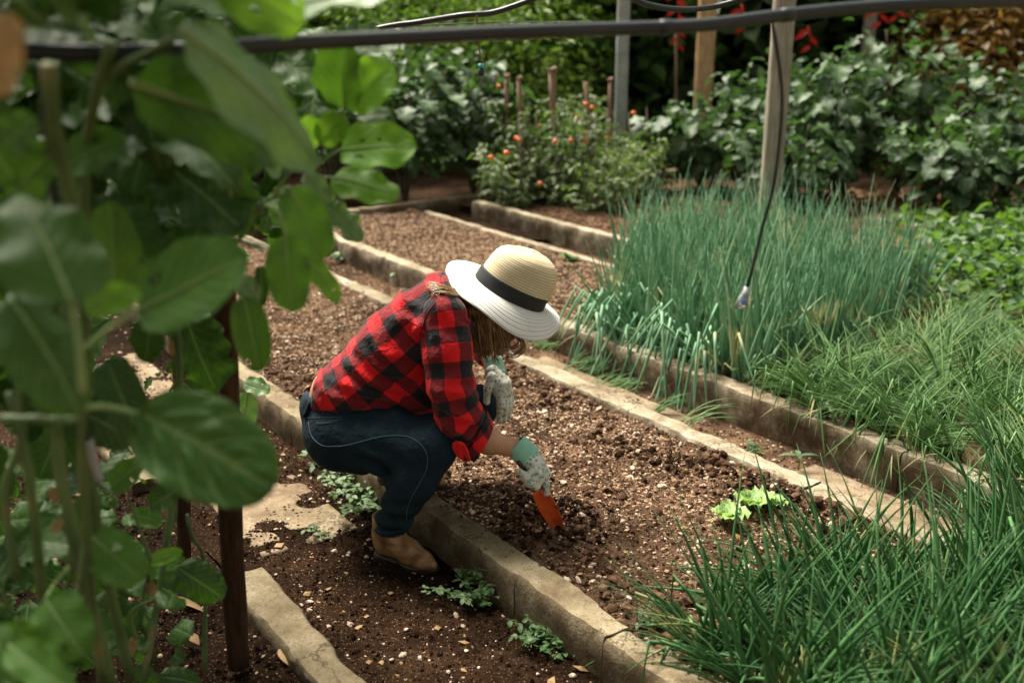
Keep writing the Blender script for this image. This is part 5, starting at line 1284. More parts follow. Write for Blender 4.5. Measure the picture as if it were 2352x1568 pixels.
# hair
def hcap(P):
    h = ell(P, list(HC - FWD * 0.012 + UPH * 0.002), (0.104, 0.086, 0.104), hax)
    h = np.maximum(h, plane(P, hp(0.045, 0.0), FWD * 0.9 + UPH * -0.45))
    c = [rcone(P, w3((1098, 712, 3.14)), w3((1104, 800, 3.13)), 0.050, 0.016), rcone(P, w3((1105, 715, 3.19)), w3((1122, 790, 3.19)), 0.055, 0.018), rcone(P, w3((1085, 695, 3.2)), w3((1075, 770, 3.13)), 0.055, 0.022), rcone(P, w3((1110, 720, 3.28)), w3((1125, 800, 3.30)), 0.05, 0.02)]
    d = sunion([h] + c, 0.03)
    return d + 0.004 * np.sin(220 * (P[..., 0] + 0.15 * P[..., 2]) + 4 * vn3(P[..., 0] * 20, P[..., 1] * 20, P[..., 2] * 8, 4))
ho = build('hair', hcap, np.array(W(1000, 860, 3.0)) - 0.05, np.array(W(1240, 600, 3.45)) + 0.05, 0.005, M['hair']); tag(ho, 'long brown hair with blond ends hanging forward')
hb = {0: MB(), 1: MB()}; rs = random.Random(11)
def strand(pts, mi, rad=0.0011, sub=5):
    P = smooth_path(pts, sub); n = len(P); hb[mi].tube(P, [rad * (1 - 0.75 * i / n) for i in range(n)], 3, cap=False)
def lock(pts, n, sp, rad, pale):
    """a lock: n strands gathered round one guide, spreading and curling towards the tip"""
    for q in range(n):
        o = Vector((rs.gauss(0, 1), rs.gauss(0, 1), rs.gauss(0, .4))) * sp; m = len(pts); wv = rs.uniform(0, 6)
        strand([W(*p) + o * (0.6 + 0.7 * i / m) + Vector((math.sin(wv + i * 1.9), math.cos(wv + i * 1.3), 0)) * sp * 0.5 * i / m for i, p in enumerate(pts)], 1 if rs.random() < pale else 0, rad * rs.uniform(0.7, 1.2), 5)
for k in range(96):
    ph = rs.random(); back = rs.random() < 0.25
    x0 = 1058 + 104 * ph; Y0 = 3.20 - 0.105 * math.sqrt(max(0, 1 - (ph - 0.5) ** 2 * 2)) + rs.uniform(-0.006, 0.012)
    if back: Y0 = 3.29
    y0 = 692 + 30 * ph + rs.uniform(-10, 8); ln = rs.uniform(70, 128) * (0.72 + 0.45 * ph if ph < 0.6 else 1.0 - 0.5 * (ph - 0.6))
    sw = rs.uniform(-4, 16) + 16 * (0.6 - ph); cu = rs.uniform(-12, 12)
    lock([(x0, y0, Y0), (x0 + sw * .35 + rs.uniform(-3, 3), y0 + ln * .3, Y0 - 0.012), (x0 + sw * .8 + cu * .3, y0 + ln * .62, Y0 - 0.006), (x0 + sw + cu, y0 + ln * .88, Y0), (x0 + sw + cu * 0.4 + rs.uniform(-8, 12), y0 + ln * 1.02, Y0 + rs.uniform(-.01, .01))], 9, 0.0032, 0.0013, 0.12 + 0.45 * ph)
for k in range(26):        # curled locks swinging forward from the face
    a = rs.random(); Yk = 3.15 + rs.uniform(-0.04, 0.02); w = rs.uniform(0.75, 1.12)
    x0 = 1150 + 26 * a; y0 = 728 + 20 * a
    if k % 3: pts = [(x0, y0, Yk), (x0 + 20 * w, y0 + 22, Yk), (x0 + 31 * w, y0 + 44, Yk - .01), (x0 + 29 * w, y0 + 60 * w, Yk), (x0 + 12 * w, y0 + 73 * w, Yk), (x0 - 2, y0 + 70 * w, Yk)]
    else: pts = [(x0 - 8, y0 + 5, Yk), (x0 - 10 - 10 * w, y0 + 32, Yk), (x0 - 12 * w, y0 + 54, Yk), (x0 + 4, y0 + 68 * w, Yk), (x0 + 18, y0 + 60 * w, Yk)]
    lock(pts, 5, 0.0022, 0.0012, 0.45)
for k in range(16):        # ends of the curtain, towards the far glove
    x0 = 1085 + rs.uniform(0, 50); y0 = 775 + rs.uniform(-15, 15); Yk = 3.14 + rs.uniform(-.02, .04); c = rs.uniform(-14, 20)
    lock([(x0, y0, Yk), (x0 + 5, y0 + 18, Yk), (x0 + c, y0 + 34, Yk), (x0 + c * 1.4 + rs.uniform(0, 14), y0 + rs.uniform(40, 56), Yk)], 6, 0.0025, 0.0012, 0.3)
sv_ = []; sf_ = []
for ob in [so] + [c for c in so.children if c.name.startswith(('collar', 'sleeve'))]:
    n0 = len(sv_); offs = np.array(person.location); q = np.zeros(len(ob.data.vertices) * 3); ob.data.vertices.foreach_get('co', q); sv_ += [tuple(z) for z in q.reshape(-1, 3) + offs]; sf_ += [tuple(i_ + n0 for i_ in p.vertices) for p in ob.data.polygons]
sbvh = BVHTree.FromPolygons(sv_, sf_)
def sseam(pts, rad, name):
    P_ = [onsurf(sbvh, p.x, p.y, 0.0005) for p in smooth_path([Vector((x_, y_, 0)) for x_, y_ in pts], 8)]; P_ = [p for p in P_ if p is not None]
    mb = MB(); mb.tube(P_, rad, 5); mb.build(name, M['shirt_seam'], so, world=True)
sseam([(1000, 694), (984, 716), (971, 745), (964, 780), (966, 815)], 0.0016, 'armhole_seam')
sseam([(905, 702), (925, 725), (950, 742), (972, 752)], 0.0012, 'yoke_seam')
sseam([(733, 872), (738, 895), (741, 925)], 0.0012, 'hem_seam')
for k in range(64):       # blond ends lying over the back of the collar
    q = rs.uniform(0, 1); lf_ = rs.uniform(0.001, 0.006); jx = rs.uniform(-9, 6)
    path = [(1062, 672 + 16 * q), (1042 + jx, 664 + 18 * q), (1015 + jx, 655 + 20 * q), (985 + 16 * q + jx, 650 + 26 * q + rs.uniform(-7, 7)), (978 + 40 * rs.random(), 660 + 22 * q + rs.uniform(-14, 12))]
    P_ = []
    for ii, (x_, y_) in enumerate(path):
        g_ = onsurf(sbvh, x_, y_, lf_ * (1.6 if ii in (1, 2) else 1))
        if g_ is not None: P_.append(g_)
    if len(P_) > 3: strand(P_, 1 if rs.random() < 0.7 else 0, 0.0010)
for mi, mt in ((0, M['hair']), (1, M['hair_blond'])):
    o = hb[mi].build('hair_strands', mt, ho, world=True); tag(o, kind='stuff')

# hat
HATC = W(1170, 672, 3.21); HF = Vector((0.885, 0.0, -0.465)).normalized(); HU = Vector((0.465, 0, 0.885)).normalized(); HS = Vector((0, -1, 0))   # HS towards the camera
def hatp(r, th, h, sc=1.0): return HATC + HF * (r * math.cos(th)) + HS * (r * math.sin(th) * sc) + HU * h
hat = empty('sun_hat', HATC - Vector(person.location)); hat.parent = person; tag(hat, 'straw sun hat with a white floppy brim and black band')
def lathe(name, prof, mat, rfn=lambda th, h: 1.0, dfn=None, n=96, close=False, parent=hat):
    V = []; F = []; UV = []; L = 0
    for j, (r, h) in enumerate(prof):
        if j: L += math.hypot(r - prof[j - 1][0], h - prof[j - 1][1])
        for i in range(n + 1):
            th = 2 * math.pi * i / n; k = rfn(th, h); dh = dfn(th, h, r) if dfn else 0
            V.append(hatp(r * k, th, h + dh, 0.90)); UV.append((i / n * 0.75, L))
    for j in range(len(prof) - 1):
        for i in range(n): a = j * (n + 1) + i; F.append((a, a + 1, a + n + 2, a + n + 1))
    return wpart(name, V, F, mat, parent, uv=UV)
ck = [(0.1195, 0.0), (0.119, 0.02), (0.117, 0.045), (0.1155, 0.065), (0.1135, 0.085), (0.108, 0.105), (0.099, 0.122), (0.086, 0.136), (0.068, 0.146), (0.045, 0.152), (0.02, 0.155), (0.001, 0.156)]
cp_ = []
for i in range(len(ck) - 1):
    for t in (0, 0.25, 0.5, 0.75): cp_.append((ck[i][0] + (ck[i + 1][0] - ck[i][0]) * t, ck[i][1] + (ck[i + 1][1] - ck[i][1]) * t))
cp_.append(ck[-1])
crf = lambda th, h: 1 + 0.015 * math.sin(3 * th + 1) * min(1, h / 0.08) - 0.05 * math.exp(-((th - 1.2) / 0.35) ** 2) * math.exp(-((h - 0.075) / 0.03) ** 2) + 0.05 * math.cos(th) * math.exp(-((h - 0.09) / 0.05) ** 2)
cdf = lambda th, h, r: -0.020 * max(0, 1 - (r / 0.10)) * (0.6 + 0.4 * math.cos(th * 2)) - 0.010 * math.cos(th + math.pi) * max(0, h - 0.09) / 0.06 * 1.0
lathe('crown', cp_, M['straw'], crf, cdf)
def bandr(th, h): return 1.0
lathe('hat_band', [(0.1205, 0.0), (0.1225, 0.003), (0.1215, 0.02), (0.1205, 0.040), (0.1195, 0.0445), (0.117, 0.0452)], M['ribbon'])
# brim: reach and droop vary around the head
TH = [-180, -150, -120, -90, -60, -30, 0, 20, 40, 65, 85, 110, 145, 165, 180]
DR = [0.012, 0.004, 0.0, 0.004, 0.006, 0.006, 0.006, 0.030, 0.060, 0.074, 0.066, 0.046, 0.046, 0.030, 0.012]
RD = [0.218, 0.212, 0.205, 0.20, 0.20, 0.196, 0.190, 0.197, 0.205, 0.200, 0.195, 0.200, 0.215, 0.220, 0.218]
def bp_(th, arr):
    d = math.degrees(th); d = (d + 180) % 360 - 180; return float(np.interp(d, TH, arr))
def sm(th, arr): return sum(bp_(th + q, arr) * w for q, w in ((-0.25, .15), (-0.12, .2), (0, .3), (0.12, .2), (0.25, .15)))
def brim(name, off, mat):
    n = 120; m = 16; V = []; F = []; UV = []
    for j in range(m + 1):
        t = j / m
        for i in range(n + 1):
            th = 2 * math.pi * i / n; r0 = 0.119; r1 = sm(th, RD); r = r0 + (r1 - r0) * t * (1 - 0.10 * (sm(th, DR) / 0.07) * t)
            h = -sm(th, DR) * (t ** 1.35) + 0.004 * math.sin(math.pi * t) + off * (1 if t < 1 else 0)
            V.append(HATC + HF * (r * math.cos(th)) + HS * (r * math.sin(th) * (0.90 + 0.06 * t)) + HU * h); UV.append((i / n * 1.2, 0.3 + (r - r0)))
    for j in range(m):
        for i in range(n): a = j * (n + 1) + i; F.append((a, a + 1, a + n + 2, a + n + 1))
    return wpart(name, V, F, mat, hat, uv=UV)
b1 = brim('brim', 0.0, M['straw_white']); sol = b1.modifiers.new('thickness', 'SOLIDIFY'); sol.thickness = 0.0022; sol.offset = -1

# gloves
def glove(name, prims, k, h=0.0026, cut=None, label=None):
    f, lo, hi = field(prims, k)
    def g(P):
        d = f(P) + 0.0011 * vn3(P[..., 0] * 70, P[..., 1] * 70, P[..., 2] * 70, 9)
        if cut: d = np.maximum(d, plane(P, W(*cut[0]), cut[1]))
        return d
    o = build(name, g, lo, hi, h, M['glove']); tag(o, label); return o
rp = [((1205, 1038, 3.02), (1228, 1062, 3.01), 0.027, 0.033), ((1222, 1058, 2.995), (1246, 1086, 2.985), 0.026, 0.026), ((1226, 1060, 3.03), (1250, 1088, 3.03), 0.026, 0.022), ((1228, 1066, 3.0), (1238, 1090, 3.0), 0.034, 0.030)]
rp_f = [[((1247, 1086, 2.99), (1254, 1108, 2.985), 0.0125, 0.0115), ((1254, 1108, 2.985), (1256, 1132, 2.99), 0.0112, 0.0098)],          # index, straight down the blade
        [((1246, 1092, 2.968), (1232, 1117, 2.955), 0.0125, 0.012), ((1232, 1117, 2.955), (1212, 1110, 2.965), 0.012, 0.0108)],
        [((1237, 1088, 2.955), (1221, 1109, 2.945), 0.0125, 0.012), ((1221, 1109, 2.945), (1201, 1097, 2.958), 0.012, 0.0108)],
        [((1228, 1078, 2.950), (1210, 1095, 2.942), 0.0115, 0.0112), ((1210, 1095, 2.942), (1192, 1080, 2.958), 0.0108, 0.0095)],
        [((1215, 1062, 3.035), (1232, 1095, 3.045), 0.0135, 0.0125), ((1232, 1095, 3.045), (1240, 1118, 3.03), 0.0125, 0.010)]]           # thumb behind
g1 = glove('work_glove', rp + [q for l in rp_f for q in l], 0.0075, label='mint-cuffed work glove with a green print, gripping the trowel')
fp = [((1134, 852, 3.335), (1150, 885, 3.315), 0.029, 0.036), ((1142, 880, 3.31), (1150, 898, 3.30), 0.028, 0.024), ((1156, 880, 3.33), (1164, 900, 3.325), 0.028, 0.022),
      ((1128, 866, 3.30), (1120, 892, 3.285), 0.0165, 0.014), ((1120, 892, 3.285), (1118, 922, 3.29), 0.0135, 0.0115),
      ((1146, 898, 3.295), (1150, 930, 3.285), 0.0135, 0.0125), ((1150, 930, 3.285), (1147, 962, 3.30), 0.0125, 0.0105),
      ((1155, 900, 3.305), (1160, 935, 3.295), 0.0135, 0.0125), ((1160, 935, 3.295), (1157, 965, 3.305), 0.0125, 0.0105),
      ((1163, 900, 3.32), (1169, 932, 3.31), 0.013, 0.012), ((1169, 932, 3.31), (1167, 958, 3.315), 0.012, 0.010),
      ((1168, 895, 3.335), (1173, 918, 3.33), 0.012, 0.011), ((1173, 918, 3.33), (1172, 940, 3.335), 0.011, 0.009)]
g2 = glove('work_glove', fp, 0.0055, label='mint-cuffed work glove resting over the far knee')
def cuff(a, b, r0, r1, parent, flare=1.0, squash=0.85):
    a = W(*a); b = W(*b); ax = (b - a).normalized(); x = ax.cross(Vector((0, 1, 0))).normalized(); y = ax.cross(x); V = []; UV = []; F = []; n = 72; m = 10
    prof = [(0.0, r0 * 0.93), (0.0, r0), (0.02, r0 * 1.04)] + [(t, r0 + (r1 - r0) * t) for t in (0.2, 0.4, 0.6, 0.8, 0.93)] + [(1.0, r1 * 1.05), (1.03, r1 * 0.9)]
    for t, r in prof:
        for i in range(n + 1):
            th = 2 * math.pi * i / n; rr_ = r * (1 + 0.018 * math.sin(th * 36)) * (1 + 0.03 * math.sin(2 * th + t * 3))
            V.append(a + (b - a) * t + x * math.cos(th) * rr_ + y * math.sin(th) * rr_ * squash); UV.append((i / n, t))
    for j in range(len(prof) - 1):
        for i in range(n): q = j * (n + 1) + i; F.append((q, q + 1, q + n + 2, q + n + 1))
    wpart('knit_cuff', V, F, M['mint'], parent, uv=UV)
cuff((1183, 1020, 3.02), (1217, 1052, 3.01), 0.040, 0.041, g1); cuff((1132, 822, 3.36), (1138, 858, 3.335), 0.031, 0.036, g2)
cbl, cbh = None, None

# boots
def boot(heel, fwdv, L, label, pitch=0.0, hi_shaft=0.15):
    f = Vector(fwdv).normalized(); root = empty('boot', Vector(heel) - Vector(person.location)); root.parent = person; tag(root, label)
    up = Vector((0, 0, 1)); s = f.cross(up).normalized(); q = Matrix.Rotation(-pitch, 3, s); f2 = q @ f; up2 = q @ up
    def toW(v): v = np.asarray(v); return np.array(heel) + v[:, :1] * np.array(f2) + v[:, 1:2] * np.array(s) + v[:, 2:] * np.array(up2)
    k = L / 0.26
    pr = [((.042, 0, .060), (.045, 0, .085), .036, .036), ((.060, 0, .058), (.150, 0.002, .048), .040, .037), ((.150, .002, .046), (.205, .004, .034), .036, .028), ((.205, .004, .034), (.240, .004, .026), .027, .015), ((.075, 0, .085), (.135, 0, .062), .036, .030), ((.056, 0, .080), (.068, 0, hi_shaft), .045, .054), ((.058, 0, .10), (.070, 0, hi_shaft), .047, .055)]
    pr = [(np.array(a) * k, np.array(b) * k, ra * k, rb * k) for a, b, ra, rb in pr]
    def fn(P):
        d = sunion([rcone(P, *z) for z in pr], 0.022)
        d = d + 0.0022 * np.sin(120 * P[..., 2] + 60 * P[..., 0] + 3 * vn3(P[..., 0] * 20, P[..., 1] * 20, P[..., 2] * 20, 2)) * np.exp(-((P[..., 0] - 0.085) ** 2 + (P[..., 2] - 0.085) ** 2) / 0.035 ** 2)
        d = d + 0.0012 * vn3(P[..., 0] * 40, P[..., 1] * 40, P[..., 2] * 40, 8)
        return np.maximum(np.maximum(d, 0.018 * k - P[..., 2]), P[..., 2] - hi_shaft * k)
    v, fc = surfnets(fn, (-.04, -.09, 0), (.30, .09, .24), 0.004); wpart('upper', toW(v), fc, M['boot'], root)
    def sole(P):
        X, Y, Z = P[..., 0], P[..., 1], P[..., 2]; Q = np.stack([X, Y, 0 * Z], -1)
        d = sunion([rcone(Q, np.array((.042, 0, 0)) * k, np.array((.10, 0, 0)) * k, .038 * k, .034 * k), rcone(Q, np.array((.10, 0, 0)) * k, np.array((.17, .002, 0)) * k, .034 * k, .043 * k), rcone(Q, np.array((.17, .002, 0)) * k, np.array((.240, .004, 0)) * k, .043 * k, .020 * k)], 0.02)
        welt = np.maximum(d, np.abs(Z - 0.0165) - 0.0045); heelb = np.maximum(np.maximum(d + 0.002, np.abs(Z - 0.008) - 0.009), X - 0.068)
        fore = np.maximum(np.maximum(d + 0.003, np.abs(Z - 0.009) - 0.007), 0.085 - X)
        return np.minimum(np.minimum(welt, heelb), fore)
    v, fc = surfnets(sole, (-.03, -.08, -.01), (.30, .08, .03), 0.0035); wpart('sole', toW(v), fc, M['sole'], root)
    mb = MB()
    def onb(x, z):
        for y in np.linspace(-0.075, 0, 160):
            if fn(np.array([[x, y, z]]))[0] < 0: return (x, y - 0.0008, z)
        return (x, 0, z)
    for cur in ([(.075, .038), (.085, .050), (.105, .062), (.125, .062), (.130, .050), (.122, .036)], [(.078, .034), (.088, .046), (.107, .057), (.121, .057), (.125, .049), (.118, .034)], [(.012, .10), (.05, .104), (.085, .098), (.10, .088)]):
        sp = smooth_path([Vector((a, 0, b)) for a, b in cur], 5); pts = [onb(p.x * k, p.z * k) for p in sp]; mb.tube([Vector(p) for p in toW(np.array(pts))], 0.0011, 4)
    mb.build('stitching', M['boot_dark'], root, world=True)
    return root
bh = G(862, 1272, 0.0); bt = G(1006, 1316, 0.0); boot(bh, bt - bh, (bt - bh).length * 1.02, 'near tan leather ankle boot planted on the path', hi_shaft=0.165)
bh2 = W(866, 1102, 3.295); bt2 = W(1026, 1124, 3.215); boot(bh2, bt2 - bh2, 0.262, 'far tan leather boot with its toe on the kerb', hi_shaft=0.12)

# ------------------------------------------------------------------ trowel
tp = W(1243, 1124, 3.0); tr = empty('hand_trowel', W(1278, 1196, 3.02)); tag(tr, 'small orange-bladed hand trowel gripped in the glove and pushed into the soil', 'trowel')
mb = MB(); a = W(1190, 1055, 2.99); b = W(1243, 1122, 2.99); mb.tube([a + (b - a) * t for t in (0, 0.04, 0.12, 0.3, 0.55, 0.8, 0.93, 1.0)], [0.005, 0.010, 0.012, 0.0125, 0.012, 0.011, 0.012, 0.008], 14); mb.build('handle', M['handle'], tr, world=True)
mb = MB(); mb.tube([b - (b - a) * 0.03, W(1249, 1136, 3.0), W(1254, 1150, 3.005)], [0.006, 0.005, 0.004], 8); mb.build('neck', M['orange'], tr, world=True)
d0 = W(1241, 1128, 3.005); d1 = W(1284, 1212, 3.04); ax = (d1 - d0); side = Vector((0.80, -0.30, 0.50)); side = (side - ax * side.dot(ax) / ax.length_squared).normalized(); nrm = ax.cross(side).normalized()
if nrm.y > 0: nrm = -nrm
V = []; F = []; nu, nv = 10, 16
for j in range(nv + 1):
    t = j / nv; w = 0.0320 * (0.86 + 0.14 * math.sin(math.pi * min(1, t * 1.3))) * (1 if t < 0.72 else math.sqrt(max(0.02, 1 - ((t - 0.72) / 0.29) ** 2)))
    for i in range(nu + 1):
        s_ = i / nu * 2 - 1; V.append(d0 + ax * t + side * s_ * w - nrm * (0.014 * (1 - s_ * s_) - 0.006))
for j in range(nv):
    for i in range(nu): q = j * (nu + 1) + i; F.append((q, q + 1, q + nu + 2, q + nu + 1))
o = wpart('blade', V, F, M['orange'], tr); sm_ = o.modifiers.new('thickness', 'SOLIDIFY'); sm_.thickness = 0.0018
# ------------------------------------------------------------------ large-leaved plants at left
kroots = []
for (x, y, lab) in ((-0.62, 1.12, 'large-leaved kale plant filling the left foreground, nearest the camera'), (-0.48, 1.72, 'kale plant whose bright round leaves reach out to the right'), (-0.80, 2.35, 'kale plant behind the wooden stake, mostly in shade')):
    r = empty('kale_plant', (x, y, 0.05)); tag(r, lab, 'kale plant', 'tall kale plants'); kroots.append(r)
PPM = lambda Y, py: 2400.0 / (Y * CP + 0.6 * SP)
def kleaf(k, base, tip, wpx, mat='kale', nrm=(0.15, -0.75, 0.6), bend=0.4, cup=0.15, wave=0.04, quilt=0.0, shape='kale', seed=0, pet=None, fold=0.0, nu=14, nv=16, twist=0.0, qa=1.5, qv=7):
    rq = random.Random(seed * 13 + 5)
    if not quilt: quilt = rq.uniform(0.02, 0.045)
    wave = wave + rq.uniform(0.0, 0.04); nu = max(nu, 14); nv = max(nv, 18)
    root = kroots[k]; a = W(*base); b = W(*tip); L = (b - a).length * (1 + bend * bend / 24.0); Ym = (base[2] + tip[2]) / 2; w = wpx / PPM(Ym, 0)
    v, f, uv = leaf_geo(L, w, nu, nv, bend=bend, cup=cup, wave=wave, shape=shape, quilt=quilt, seed=seed, fold=fold, twist=twist, qa=qa, qv=qv)
    if rq.random() < 0.6:        # holes eaten by insects
        for q_ in range(rq.randint(1, 3)):
            hc = (rq.uniform(0.15, 0.85), rq.uniform(0.2, 0.9)); hr = rq.uniform(0.03, 0.065)
            if abs(hc[0] - 0.5) > 0.09: f = [t_ for t_ in f if math.hypot((uv[t_[0]][0] + uv[t_[2]][0]) / 2 - hc[0], (uv[t_[0]][1] + uv[t_[2]][1]) / 2 - hc[1]) > hr]
    m = frame(b - a, nrm); m = m @ Matrix.Rotation(bend / 2, 3, 'X')
    V = [a + m @ Vector(q) for q in v]; o = wpart('leaf', V, f, M[mat], root, uv=uv)
    mb = MB()
    rib = [V[j * (nu + 1) + nu // 2] + (m @ Vector((0, 0, 1))) * 0.001 for j in range(nv)]
    rw = L * 0.016; mb.tube(rib, [rw * (1 - 0.85 * j / nv) for j in range(nv)], 6)
    if pet:
        pp = [W(*p) for p in pet] + [a]; sp = smooth_path(pp, 6); mb.tube(sp, [rw * (1.5 - 0.5 * i / len(sp)) for i in range(len(sp))], 7)
    mb.build('leaf_stalk', M['kale_brown'] if mat == 'kale_brown' else M['rib'], root, world=True)
    return o
seedk = 0
